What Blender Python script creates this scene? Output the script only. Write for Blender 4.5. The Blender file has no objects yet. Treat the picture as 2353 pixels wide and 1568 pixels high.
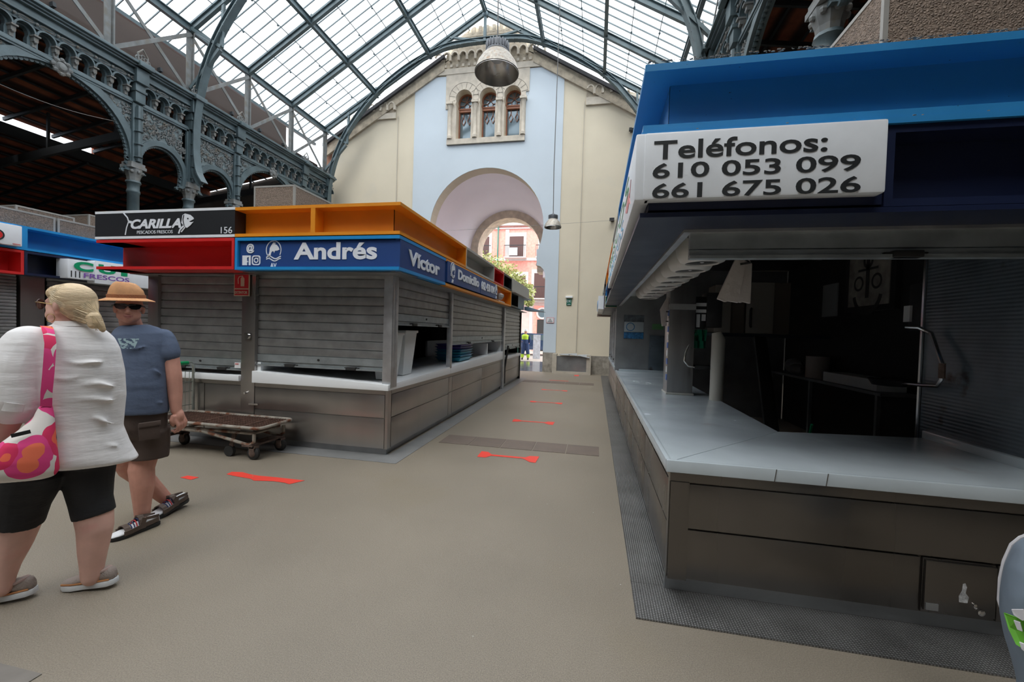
import bpy, bmesh, math, random
from mathutils import Vector, Matrix
import numpy as np
SC = bpy.context.scene
COL = SC.collection
random.seed(7)
PI = math.pi
V = Vector

# ---------------------------------------------------------------- camera, sky, sun, exposure
F, YAW, PIT, ROL = 952.234, .196446, -.023531, .0302077
cy, sy, cp, sp, cr, sr = math.cos(YAW), math.sin(YAW), math.cos(PIT), math.sin(PIT), math.cos(ROL), math.sin(ROL)
FW = V((-sy*cp, cy*cp, sp)); RT0 = V((cy, sy, 0)); UP0 = RT0.cross(FW)
RT = cr*RT0+sr*UP0; UP = -sr*RT0+cr*UP0
CAM = V((0, 0, 1.5))
cd = bpy.data.cameras.new('camera'); cam = bpy.data.objects.new('camera', cd); COL.objects.link(cam)
cam.matrix_world = Matrix(((RT.x, UP.x, -FW.x, 0), (RT.y, UP.y, -FW.y, 0), (RT.z, UP.z, -FW.z, 1.5), (0, 0, 0, 1)))
cd.sensor_width = 36; cd.lens = 36*F/2353; cd.clip_start = .05; cd.clip_end = 300
SC.camera = cam

W = bpy.data.worlds.new('sky'); SC.world = W; W.use_nodes = True
nt = W.node_tree; nt.nodes.clear()
wo = nt.nodes.new('ShaderNodeOutputWorld'); bg = nt.nodes.new('ShaderNodeBackground')
tcw = nt.nodes.new('ShaderNodeTexCoord'); sxz = nt.nodes.new('ShaderNodeSeparateXYZ'); crw = nt.nodes.new('ShaderNodeValToRGB')
nt.links.new(tcw.outputs['Generated'], sxz.inputs[0]); nt.links.new(sxz.outputs['Z'], crw.inputs[0])
crw.color_ramp.elements[0].color = (.74, .85, 1, 1); crw.color_ramp.elements[1].color = (.97, .98, 1, 1)
crw.color_ramp.elements[0].position = .05; crw.color_ramp.elements[1].position = .5
nt.links.new(crw.outputs[0], bg.inputs[0]); nt.links.new(bg.outputs[0], wo.inputs[0])
bg.inputs[1].default_value = 3.3
sl = bpy.data.lights.new('sun', 'SUN'); sl.energy = 2.2; sl.angle = math.radians(25); sl.color = (1, .95, .87)
so = bpy.data.objects.new('sun', sl); COL.objects.link(so); so.rotation_euler = (math.radians(32), math.radians(-8), 0)
vs = SC.view_settings; vs.view_transform = 'Standard'; vs.look = 'None'; vs.gamma = 1; vs.exposure = 0.15; vs.use_curve_mapping = False

# ---------------------------------------------------------------- helpers
def pxray(x, y): return FW+RT*((x-1176.5)/F)-UP*((y-784)/F)
def at(x, y, ax, v):                       # photo pixel -> point on an axis plane
    d = pxray(x, y); t = (v-CAM[ax])/d[ax]; return CAM+d*t
def atp(base, x, y, off=0.):               # photo pixel -> point on the upright plane through base facing the viewer, off metres deeper
    n = V((base[0], base[1], 0)).normalized(); d = pxray(x, y)
    return CAM+d*((V((base[0], base[1], 0)).dot(n)+off)/d.dot(n))
ORG = {}
def empty(name, label, cat, loc=(0, 0, 0), group=None, kind=None):
    o = bpy.data.objects.new(name, None); COL.objects.link(o); o.location = loc; o.empty_display_size = .1
    ORG[o.name] = V(loc); return tag(o, label, cat, group, kind)
def tag(o, label=None, cat=None, group=None, kind=None):
    if label: o['label'] = label
    if cat: o['category'] = cat
    if group: o['group'] = group
    if kind: o['kind'] = kind
    return o
def copy_tree(o, loc=None, label=None, parent=None, rz=None):
    c = o.copy(); COL.objects.link(c)
    if parent is not None: c.parent = parent
    if loc is not None: c.location = loc
    if rz is not None: c.rotation_euler[2] = rz
    if label: c['label'] = label
    for ch in list(o.children): copy_tree(ch, parent=c)
    return c
class MB:
    def __init__(s): s.v = []; s.f = []
    def add(s, vs, fs):
        n = len(s.v); s.v += [tuple(p) for p in vs]; s.f += [tuple(i+n for i in f) for f in fs]; return s
    def box(s, x0, x1, y0, y1, z0, z1):
        return s.add([(x0, y0, z0), (x1, y0, z0), (x1, y1, z0), (x0, y1, z0), (x0, y0, z1), (x1, y0, z1), (x1, y1, z1), (x0, y1, z1)],
                     [(0, 3, 2, 1), (4, 5, 6, 7), (0, 1, 5, 4), (1, 2, 6, 5), (2, 3, 7, 6), (3, 0, 4, 7)])
    def beam(s, p, q, w, h, up=(0, 0, 1)):
        p, q = V(p), V(q); d = (q-p).normalized(); u = V(up)
        if abs(d.dot(u)) > .98: u = V((0, 1, 0))
        r = d.cross(u).normalized(); u = r.cross(d)
        r *= w/2; u = u*h/2
        return s.add([p-r-u, p+r-u, p+r+u, p-r+u, q-r-u, q+r-u, q+r+u, q-r+u],
                     [(0, 1, 2, 3), (7, 6, 5, 4), (4, 5, 1, 0), (5, 6, 2, 1), (6, 7, 3, 2), (7, 4, 0, 3)])
    def ibeam(s, p, q, w, h, t=.02, up=(0, 0, 1)):
        p, q = V(p), V(q); d = (q-p).normalized(); u = V(up); r = d.cross(u).normalized(); u = r.cross(d)
        s.beam(p+u*(h/2-t/2), q+u*(h/2-t/2), w, t, up); s.beam(p-u*(h/2-t/2), q-u*(h/2-t/2), w, t, up); return s.beam(p, q, t, h-2*t, up)
    def tube(s, pts, r, seg=8, closed=False):
        pts = [V(p) for p in pts]; n = len(pts); rr = r if hasattr(r, '__len__') else [r]*n
        rings = []; pn = None
        for i, p in enumerate(pts):
            a = pts[max(0, i-1)] if not closed else pts[i-1]; b = pts[min(n-1, i+1)] if not closed else pts[(i+1) % n]
            d = (b-a).normalized()
            if pn is None:
                pn = d.cross(V((0, 0, 1)))
                if pn.length < .05: pn = d.cross(V((0, 1, 0)))
                pn.normalize()
            pn = (pn-d*pn.dot(d)).normalized(); bn = d.cross(pn)
            rings.append([p+(pn*math.cos(2*PI*k/seg)+bn*math.sin(2*PI*k/seg))*rr[i] for k in range(seg)])
        return s.rings(rings, closed)
    def rings(s, rings, closed=False, cap=True):
        seg = len(rings[0]); n = len(rings); vs = [p for r in rings for p in r]; fs = []
        for i in range(n if closed else n-1):
            j = (i+1) % n
            for k in range(seg):
                l = (k+1) % seg; fs.append((i*seg+k, i*seg+l, j*seg+l, j*seg+k))
        if not closed and cap: fs += [tuple(range(seg))[::-1], tuple(range((n-1)*seg, n*seg))]
        return s.add(vs, fs)
    def lathe(s, prof, c=(0, 0, 0), seg=16, ax=(0, 0, 1), cap=True, sx=1, sy=1, rot=0):
        c = V(c); q = V(ax).normalized().to_track_quat('Z', 'Y')
        return s.rings([[c+q @ V((r*sx*math.cos(2*PI*k/seg+rot), r*sy*math.sin(2*PI*k/seg+rot), z)) for k in range(seg)] for r, z in prof], cap=cap)
    def ball(s, c, r, seg=12, rg=8, q=None):
        c = V(c); r = r if hasattr(r, '__len__') else (r, r, r); R_ = []
        for i in range(rg+1):
            a = -PI/2+PI*i/rg; ca = max(math.cos(a), .02)
            ring = [V((r[0]*ca*math.cos(2*PI*k/seg), r[1]*ca*math.sin(2*PI*k/seg), r[2]*math.sin(a))) for k in range(seg)]
            R_.append([c+((q @ p) if q else p) for p in ring])
        return s.rings(R_)
    def cone(s, p, q, r0, r1, seg=12): return s.tube([p, q], [r0, r1], seg)
    def prism(s, poly, o, u, v, t):         # poly in (u,v) coords about o, extruded by vector t (ngon both sides)
        o, u, v, t = V(o), V(u), V(v), V(t); n = len(poly)
        a = [o+u*x+v*y for x, y in poly]; b = [p+t for p in a]
        return s.add(a+b, [tuple(range(n)), tuple(range(2*n-1, n-1, -1))]+[(i, i+n, (i+1) % n+n, (i+1) % n) for i in range(n)])
    def strip(s, A, B, o, u, v, t):         # band between polyline A and B (2-D), thickness t
        o, u, v, t = V(o), V(u), V(v), V(t); n = len(A)
        f2 = lambda P: [o+u*x+v*y for x, y in P]
        a, b = f2(A), f2(B); vs = a+b+[p+t for p in a]+[p+t for p in b]; fs = []
        for i in range(n-1):
            fs += [(i, i+1, n+i+1, n+i), (2*n+i, 3*n+i, 3*n+i+1, 2*n+i+1), (i, 2*n+i, 2*n+i+1, i+1), (n+i, n+i+1, 3*n+i+1, 3*n+i)]
        fs += [(0, n, 3*n, 2*n), (n-1, 3*n-1, 4*n-1, 2*n-1)]
        return s.add(vs, fs)
    def obj(s, name, m, parent=None, smooth=False, bevel=0, label=None, angle=40):
        me = bpy.data.meshes.new(name); o0 = V((0, 0, 0))
        if parent is not None: o0 = ORG[parent.name]
        me.from_pydata([(p[0]-o0.x, p[1]-o0.y, p[2]-o0.z) for p in s.v], [], s.f)
        bm = bmesh.new(); bm.from_mesh(me); bmesh.ops.recalc_face_normals(bm, faces=bm.faces)
        if bevel:
            eds = [e for e in bm.edges if len(e.link_faces) == 2 and e.calc_face_angle(0) > .6]
            try: bmesh.ops.bevel(bm, geom=eds, offset=bevel, segments=2, affect='EDGES', profile=.6)
            except Exception: pass
        if smooth or bevel:
            for f in bm.faces: f.smooth = True
            for e in bm.edges:
                if len(e.link_faces) != 2 or e.calc_face_angle(0) > math.radians(angle): e.smooth = False
        bm.to_mesh(me); bm.free()
        me.materials.append(m); o = bpy.data.objects.new(name, me); COL.objects.link(o)
        if parent is not None: o.parent = parent; ORG[o.name] = o0
        else: ORG[o.name] = V((0, 0, 0))
        if label: o['label'] = label
        return o
def blend_mesh(mb, name, mats, parent, vox=.01, smooth=6, dec=None, post=None, sub=False):
    """union of overlapping closed shapes into one continuous smooth surface"""
    me = bpy.data.meshes.new(name+'_src'); me.from_pydata(mb.v, [], mb.f)
    bm = bmesh.new(); bm.from_mesh(me); bmesh.ops.recalc_face_normals(bm, faces=bm.faces); bm.to_mesh(me); bm.free()
    o = bpy.data.objects.new(name+'_src', me); COL.objects.link(o)
    r = o.modifiers.new('r', 'REMESH'); r.mode = 'VOXEL'; r.voxel_size = vox
    if smooth: m = o.modifiers.new('s', 'SMOOTH'); m.iterations = smooth; m.factor = .5
    if dec: d = o.modifiers.new('d', 'DECIMATE'); d.ratio = dec
    ev = o.evaluated_get(bpy.context.evaluated_depsgraph_get())
    m2 = bpy.data.meshes.new_from_object(ev); m2.name = name
    bpy.data.objects.remove(o); bpy.data.meshes.remove(me)
    if post: post(m2)
    o0 = ORG[parent.name] if parent is not None else V((0, 0, 0))
    n = len(m2.vertices); co = np.empty(n*3); m2.vertices.foreach_get('co', co); co = co.reshape(-1, 3)-np.array(o0); m2.vertices.foreach_set('co', co.ravel())
    m2.polygons.foreach_set('use_smooth', [True]*len(m2.polygons)); m2.update()
    m2.materials.clear()
    for m in (mats if isinstance(mats, list) else [mats]): m2.materials.append(m)
    no = bpy.data.objects.new(name, m2); COL.objects.link(no)
    if parent is not None: no.parent = parent
    ORG[no.name] = o0
    return no

# ---- materials
MATS = {}
def mat(name, col, rough=.6, metal=0., var=None, bump=None, spec=.5, stretch=None, stain=None, coat=0, brick=None):
    if name in MATS: return MATS[name]
    m = bpy.data.materials.new(name); m.use_nodes = True; n = m.node_tree.nodes; l = m.node_tree.links
    b = n['Principled BSDF']; c4 = (*col, 1)
    b.inputs['Base Color'].default_value = c4; b.inputs['Roughness'].default_value = rough; b.inputs['Metallic'].default_value = metal
    b.inputs['Specular IOR Level'].default_value = spec; b.inputs['Coat Weight'].default_value = coat
    tc = n.new('ShaderNodeTexCoord'); src = tc.outputs['Object']
    if stretch:
        mp = n.new('ShaderNodeMapping'); mp.inputs['Scale'].default_value = stretch; l.new(src, mp.inputs[0]); src2 = mp.outputs[0]
    else: src2 = src
    last = None
    if var:                                  # (scale, amount[, detail])
        t = n.new('ShaderNodeTexNoise'); t.inputs['Scale'].default_value = var[0]; t.inputs['Detail'].default_value = var[2] if len(var) > 2 else 5
        l.new(src2, t.inputs['Vector'])
        r = n.new('ShaderNodeValToRGB'); a = var[1]
        r.color_ramp.elements[0].position = .3; r.color_ramp.elements[1].position = .7
        r.color_ramp.elements[0].color = (*[max(0, x*(1-a)) for x in col], 1); r.color_ramp.elements[1].color = (*[min(1, x*(1+a)) for x in col], 1)
        l.new(t.outputs[0], r.inputs[0]); last = r.outputs[0]
        rr = n.new('ShaderNodeMapRange'); rr.inputs['To Min'].default_value = max(0, rough-.1); rr.inputs['To Max'].default_value = min(1, rough+.12)
        l.new(t.outputs[0], rr.inputs[0]); l.new(rr.outputs[0], b.inputs['Roughness'])
    if stain:                                # (colour, scale, threshold, width)
        t = n.new('ShaderNodeTexNoise'); t.inputs['Scale'].default_value = stain[1]; t.inputs['Detail'].default_value = 8; l.new(src, t.inputs['Vector'])
        r = n.new('ShaderNodeMapRange'); r.inputs['From Min'].default_value = stain[2]; r.inputs['From Max'].default_value = stain[2]+stain[3]
        l.new(t.outputs[0], r.inputs[0]); mx = n.new('ShaderNodeMix'); mx.data_type = 'RGBA'; l.new(r.outputs[0], mx.inputs['Factor'])
        if last: l.new(last, mx.inputs['A'])
        else: mx.inputs['A'].default_value = c4
        mx.inputs['B'].default_value = (*stain[0], 1); last = mx.outputs['Result']
    if last: l.new(last, b.inputs['Base Color'])
    if bump:                                 # (scale, strength, kind)
        k = bump[2] if len(bump) > 2 else 'noise'
        if k == 'noise': t = n.new('ShaderNodeTexNoise'); t.inputs['Scale'].default_value = bump[0]; t.inputs['Detail'].default_value = 4; h = t.outputs[0]
        elif k == 'vor': t = n.new('ShaderNodeTexVoronoi'); t.inputs['Scale'].default_value = bump[0]; t.feature = 'DISTANCE_TO_EDGE'; h = t.outputs[0]
        else: t = n.new('ShaderNodeTexWave'); t.inputs['Scale'].default_value = bump[0]; t.bands_direction = bump[3]; h = t.outputs[0]
        l.new(src2 if k == 'noise' else src, t.inputs['Vector'])
        bp = n.new('ShaderNodeBump'); bp.inputs['Strength'].default_value = bump[1]; bp.inputs['Distance'].default_value = .02
        l.new(h, bp.inputs['Height']); l.new(bp.outputs[0], b.inputs['Normal'])
    MATS[name] = m; return m
def hexc(r, g, b): return tuple((x/255/12.92 if x/255 <= .04045 else ((x/255+.055)/1.055)**2.4) for x in (r, g, b))
iron = mat('iron_paint', (.095, .135, .15), .42, .1, var=(3, .25), bump=(60, .1))
iron_d = mat('iron_relief', (.15, .19, .2), .6, .1, var=(12, .35), bump=(14, .9, 'vor'))
iron_dusty = mat('iron_dusty', (.20, .21, .21), .7, 0, var=(5, .25), stain=((.2, .18, .15), 6, .5, .2))
steel = mat('stainless_steel', (.42, .40, .385), .3, .93, var=(1.6, .07, 2), stretch=(1.6, 1.6, .2))
steel_d = mat('dull_steel', (.34, .35, .36), .42, .85, var=(2.5, .2), bump=(200, .04))
shut = mat('shutter_slats', (.33, .335, .34), .42, .8, var=(6, .18), stain=((.24, .22, .2), 9, .66, .2))
shut_bar = mat('shutter_bottom_bar', (.38, .42, .44), .45, .7, var=(9, .15))
white_w = mat('white_laminate', (.86, .88, .90), .3, 0)
marble = mat('white_marble', (.52, .58, .62), .22, 0, var=(2.2, .08), stain=((.33, .27, .2), 1.3, .66, .2), coat=.15)
orange_p = mat('orange_panel', hexc(228, 143, 28), .42, 0, var=(3, .06))
blue_l = mat('light_blue_panel', hexc(30, 138, 205), .4, 0, var=(3, .05))
blue_m = mat('mid_blue_panel', hexc(48, 135, 198), .38, 0, var=(3, .05), stain=((.02, .03, .05), 45, .72, .02))
navy = mat('navy_panel', hexc(22, 32, 62), .4, 0, var=(3, .08))
blue_s = mat('sign_blue', hexc(30, 66, 128), .45, 0)
red_p = mat('red_panel', hexc(205, 38, 38), .42, 0, var=(3, .06))
black_p = mat('black_sign', hexc(32, 34, 38), .45, 0)
grey_p = mat('grey_panel', hexc(178, 176, 170), .5, 0, var=(3, .05))
white_s = mat('white_sign', hexc(230, 234, 240), .35, 0, var=(9, .03), stain=((.35, .33, .3), 7, .7, .1))
white_let = mat('white_lettering', hexc(228, 232, 240), .4)
black_let = mat('black_lettering', (.012, .014, .016), .5)
dust = mat('dust_felt', (.27, .24, .21), .95, 0, var=(30, .3), bump=(60, 1))
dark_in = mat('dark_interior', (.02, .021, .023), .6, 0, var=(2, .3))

def stud_pattern(m, sc, amt, col2=(.05, .045, .04), axes=('X', 'Y')):
    """regular little studs: product of two waves drives colour and bump"""
    n = m.node_tree.nodes; l = m.node_tree.links; tc = n.new('ShaderNodeTexCoord'); ws = []
    for a in axes:
        w = n.new('ShaderNodeTexWave'); w.bands_direction = a; w.inputs['Scale'].default_value = sc; l.new(tc.outputs['Object'], w.inputs['Vector']); ws.append(w)
    mu = n.new('ShaderNodeMath'); mu.operation = 'MULTIPLY'; l.new(ws[0].outputs['Fac'], mu.inputs[0]); l.new(ws[1].outputs['Fac'], mu.inputs[1])
    b = n['Principled BSDF']; src = b.inputs['Base Color'].links[0].from_socket if b.inputs['Base Color'].is_linked else None
    mx = n.new('ShaderNodeMix'); mx.data_type = 'RGBA'; mr = n.new('ShaderNodeMapRange'); mr.inputs['From Max'].default_value = .6; mr.inputs['To Min'].default_value = amt; mr.inputs['To Max'].default_value = 0
    l.new(mu.outputs[0], mr.inputs[0]); l.new(mr.outputs[0], mx.inputs['Factor'])
    if src: l.new(src, mx.inputs['A'])
    else: mx.inputs['A'].default_value = b.inputs['Base Color'].default_value
    mx.inputs['B'].default_value = (*col2, 1); l.new(mx.outputs['Result'], b.inputs['Base Color'])
    bp = n.new('ShaderNodeBump'); bp.inputs['Strength'].default_value = .7; bp.inputs['Distance'].default_value = .004; l.new(mu.outputs[0], bp.inputs['Height']); l.new(bp.outputs[0], b.inputs['Normal'])
# ================================================================= the building shell
XL, XR, XM, ZE, ZR = -10.9, 2.2, -4.35, 9.35, 13.25
GY = 15.6
NODES = [-11.36+1.883*k for k in range(15)]        # rafter lines, arched trusses at 3.7, 9.35, 15.0
floor_m = mat('epoxy_floor', (.232, .198, .155), .45, 0, var=(.9, .09, 9), bump=(260, .25), stain=((.225, .185, .125), .7, .55, .3))
def grain(m, sc, amt):
    n = m.node_tree.nodes; l = m.node_tree.links; b = n['Principled BSDF']; s_ = b.inputs['Base Color'].links[0].from_socket
    tc = n.new('ShaderNodeTexCoord'); t = n.new('ShaderNodeTexNoise'); t.inputs['Scale'].default_value = sc; t.inputs['Detail'].default_value = 2; l.new(tc.outputs['Object'], t.inputs['Vector'])
    r = n.new('ShaderNodeMapRange'); r.inputs['From Min'].default_value = .3; r.inputs['From Max'].default_value = .7; r.inputs['To Min'].default_value = 1-amt; r.inputs['To Max'].default_value = 1+amt; l.new(t.outputs[0], r.inputs[0])
    mx = n.new('ShaderNodeVectorMath'); mx.operation = 'SCALE'; l.new(s_, mx.inputs[0]); l.new(r.outputs[0], mx.inputs['Scale']); l.new(mx.outputs[0], b.inputs['Base Color'])
grain(floor_m, 170, .22)
MB().box(-27, 16, -14, 15.6, -.1, 0).obj('floor', floor_m).__setitem__('kind', 'structure')
cream = mat('cream_plaster', hexc(213, 202, 181), .85, 0, var=(.7, .05), bump=(30, .08), stain=((.60, .56, .47), .9, .62, .3))
lblue = mat('pale_blue_plaster', hexc(198, 208, 217), .85, 0, var=(.8, .03), bump=(30, .06))
stone = mat('carved_stone', (.42, .36, .28), .9, 0, var=(5, .28), bump=(26, .7, 'vor'))
stone_s = mat('smooth_stone', (.56, .50, .42), .85, 0, var=(4, .15), bump=(30, .2))
base_st = mat('base_stone', (.30, .27, .23), .8, 0, var=(8, .3), bump=(12, .2))
lilac = mat('passage_plaster', (.88, .84, .90), .85, 0, var=(.6, .03))
def S(o): o['kind'] = 'structure'; return o
# --- gateway profile (half), x measured from the gate's axis
GX, GC = -4.3, 5.5
def gate_profile(R, neck, jamb, zn, zl, n=18):
    pts = [(jamb, 0.), (jamb, zl-.28), (jamb-.02, zl-.08), (jamb-.09, zl+.1), (jamb-.2, zl+.2), (neck, zl+.24), (neck-.02, zn)]
    a0 = math.asin((zn-GC)/R)
    pts += [(R*math.cos(a0+(PI/2-a0)*k/n), GC+R*math.sin(a0+(PI/2-a0)*k/n)) for k in range(n+1)]
    return pts
gp = gate_profile(2.27, 2.06, 2.40, 4.62, 3.78)
gate = [(GX+x, z) for x, z in gp]+[(GX-x, z) for x, z in gp[::-1][1:]]
# the three windows
WX = [-5.28, -4.32, -3.36]
def win_prof(cx, w=.30, z0=8.92, zs=10.28, r=.33):
    P = [(cx+w, z0), (cx+w, zs-.12), (cx+w+.04, zs-.02)]
    P += [(cx+r*math.cos(-.35+(PI+.7)*k/14), zs+.2+r*math.sin(-.35+(PI+.7)*k/14)) for k in range(15)]
    return P+[(cx-w-.04, zs-.02), (cx-w, zs-.12), (cx-w, z0)]
def fill_mesh(outer, holes, y, name, m, parent=None, depth=0.):
    """flat wall with holes in plane Y=y, extruded by depth"""
    bm = bmesh.new(); es = []
    for lp in [outer]+holes:
        vs = [bm.verts.new((x, y, z)) for x, z in lp]
        es += [bm.edges.new((vs[i], vs[(i+1) % len(vs)])) for i in range(len(vs))]
    bmesh.ops.triangle_fill(bm, use_beauty=True, use_dissolve=False, edges=es)
    if depth:
        r = bmesh.ops.extrude_face_region(bm, geom=list(bm.faces))
        bmesh.ops.translate(bm, vec=(0, depth, 0), verts=[g for g in r['geom'] if isinstance(g, bmesh.types.BMVert)])
    bmesh.ops.recalc_face_normals(bm, faces=bm.faces)
    me = bpy.data.meshes.new(name); o0 = ORG[parent.name] if parent else V((0, 0, 0))
    for v_ in bm.verts: v_.co -= o0
    bm.to_mesh(me); bm.free(); me.materials.append(m)
    o = bpy.data.objects.new(name, me); COL.objects.link(o); ORG[o.name] = o0
    if parent: o.parent = parent
    return o
def rake(x, off=0.): return ZR-off-abs(x-XM)*.595
TOPW = .18
outer = [(-10.98, 0.), (GX-2.4, 0.)]
outer = [(-10.98, 0)]+gate[::-1]+[(3.2, 0), (3.2, rake(3.2, TOPW)), (XM+1.75, rake(XM+1.75, TOPW))]
cren = []
x = XM+1.7
while x > XM-1.7:                               # merlons along the top of the gable
    cren += [(x, 12.95), (x, 13.17), (x-.13, 13.17), (x-.13, 12.95)] if abs(x-XM) < 1.6 else []
    x -= .27
outer += [(XM+1.5, 12.62+.33)]+cren+[(XM-1.5, 12.95), (XM-1.75, rake(XM-1.75, TOPW)), (-10.98, rake(-10.98, TOPW))]
holes = [win_prof(c) for c in WX]
S(fill_mesh(outer, holes, GY, 'wall_far', cream, depth=.55))
# pale blue painted field (a thin rendered layer on the wall)
bl = [(-7.33, .74)]+[p for p in gate[::-1] if p[1] > .74]
bl = [(-7.33, .74), (GX-2.4, .74)]+[p for p in gate[::-1] if p[1] > .74]+[(GX+2.4, .74), (-1.42, .74), (-1.42, 11.4), (-2.72, 11.4), (-2.72, 10.55), (-2.84, 10.55), (-2.84, 8.70), (-5.93, 8.70), (-5.93, 10.1), (-6.02, 10.1), (-6.02, 11.38), (-7.33, 11.38)]
S(fill_mesh(bl, [], GY-.03, 'wall_far_blue_field', lblue, depth=.03))
MB().box(-7.33, GX-2.4, GY-.045, GY, 0, .74).box(GX+2.4, -1.42, GY-.045, GY, 0, .74).box(-.1, 3.2, GY-.045, GY, 0, .68).obj('baseboard_far', base_st).__setitem__('kind', 'structure')
rkm = MB(); rkd = MB()
for sg_ in (-1, 1):
    for (d0, d1) in ((1.75, 6.95),):
        a_, b_ = XM+sg_*d0, XM+sg_*d1
        rkm.prism([(a_, rake(a_, .62)), (b_, rake(b_, .62)), (b_, rake(b_, .15)), (a_, rake(a_, .15))], (0, GY-.1, 0), (1, 0, 0), (0, 0, 1), (0, .1, 0))
        rkd.prism([(a_, rake(a_, .2)), (b_, rake(b_, .2)), (b_, rake(b_, .06)), (a_, rake(a_, .06))], (0, GY-.2, 0), (1, 0, 0), (0, 0, 1), (0, .7, 0))
cr2 = MB(); x_ = XM+1.6
while x_ > XM-1.6:
    cr2.box(x_-.13, x_, GY-.05, GY+.03, 12.9, 13.18); x_ -= .27
cr2.box(XM-1.6, XM+1.6, GY-.045, GY, 12.8, 12.96)
S(cr2.obj('trim_crenellation', stone))
S(rkm.obj('trim_rake_stone', stone)); S(rkd.obj('trim_rake_tiles', mat('dark_verge', (.035, .035, .04), .8)))
# carved stone frieze and window surround
fz = MB()
for (a, b, z0, z1) in [(-6.9, -1.8, 11.42, 11.6), (-6.5, -2.2, 11.6, 11.64), (-10.3, -8.12, 9.9, 10.12), (-.6, 1.7, 9.85, 10.12)]:
    fz.box(a, b, GY-.08, GY, z0, z1)
fz.obj('trim_frieze_ledges', stone_s).__setitem__('kind', 'structure')
S(fill_mesh([(-6.9, 11.62), (-1.8, 11.62), (-1.9, rake(-1.9, .3)), (XM+1.45, rake(XM+1.45, .3)), (XM+1.45, 12.93), (XM-1.45, 12.93), (XM-1.45, rake(XM-1.45, .3)), (-6.8, rake(-6.8, .3))], [], GY-.035, 'trim_frieze_centre', stone, depth=.035))
S(fill_mesh([(-10.3, 10.1), (-8.12, 10.1), (-8.12, rake(-8.12, .3)), (-10.3, rake(-10.3, -.2))], [], GY-.035, 'trim_frieze_left', stone, depth=.035))
S(fill_mesh([(-.6, 10.1), (1.7, 10.1), (1.2, rake(1.2, -.2)), (-.6, rake(-.6, .3))], [], GY-.035, 'trim_frieze_right', stone, depth=.035))
ar = MB()                                        # little blind arches with their brackets
def blind(cx, z, r, m=ar):
    A = [(cx+r*math.cos(PI*k/8), z+r*math.sin(PI*k/8)) for k in range(9)]; B = [(cx+(r+.05)*math.cos(PI*k/8), z+(r+.05)*math.sin(PI*k/8)) for k in range(9)]
    m.strip(A, B, (0, GY-.12, 0), (1, 0, 0), (0, 0, 1), (0, .1, 0)); m.box(cx+r, cx+r+.09, GY-.13, GY-.02, z-.2, z)
for k in range(13): blind(-6.35+k*.335, 12.12, .11)
for k in range(7): blind(-10.1+k*.3, 10.42, .09)
for k in range(5): blind(-.45+k*.3, 10.42, .09)
for k in range(20): ar.box(-6.6+k*.24, -6.5+k*.24, GY-.07, GY-.02, 11.7, 11.8)
S(ar.obj('trim_blind_arches', stone_s))
hs = [win_prof(c) for c in WX]
sur = fill_mesh([(-5.93, 8.7), (-2.84, 8.7), (-2.84, 10.55), (-2.72, 10.55), (-2.72, 11.42), (-6.02, 11.42), (-6.02, 10.1), (-5.93, 10.1)], hs, GY-.06, 'trim_window_surround', stone_s, depth=.06); S(sur)
vo = MB()
for c in WX:
    for k in range(10):                          # voussoir joints
        a = -.2+(PI+.4)*k/9
        vo.beam((c+.36*math.cos(a), GY-.064, 10.48+.36*math.sin(a)), (c+.6*math.cos(a), GY-.064, 10.48+.6*math.sin(a)), .008, .012, (0, 1, 0))
    vo.tube([(c+.6*math.cos(-.1+(PI+.2)*k/16), GY-.062, 10.48+.6*math.sin(-.1+(PI+.2)*k/16)) for k in range(17)], .008, 4)
S(vo.obj('trim_voussoir_joints', base_st))
cl = MB()
for xx in (-5.82, -4.80, -3.84, -2.92):
    cl.lathe([(.1, 8.92), (.1, 9.02), (.065, 9.06), (.06, 10.05), (.075, 10.08), (.07, 10.12), (.11, 10.22)], (xx, GY-.09, 0), 12)
    cl.box(xx-.13, xx+.13, GY-.22, GY-.03, 10.22, 10.3)
cl.box(-5.93, -2.84, GY-.12, GY-.04, 8.70, 8.90)
S(cl.obj('trim_window_columns', stone_s, smooth=True))
wood = mat('window_wood', (.30, .115, .06), .5, 0, var=(6, .15))
glass_w = mat('window_glass', (.16, .22, .26), .08, .35, spec=1.)
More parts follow.
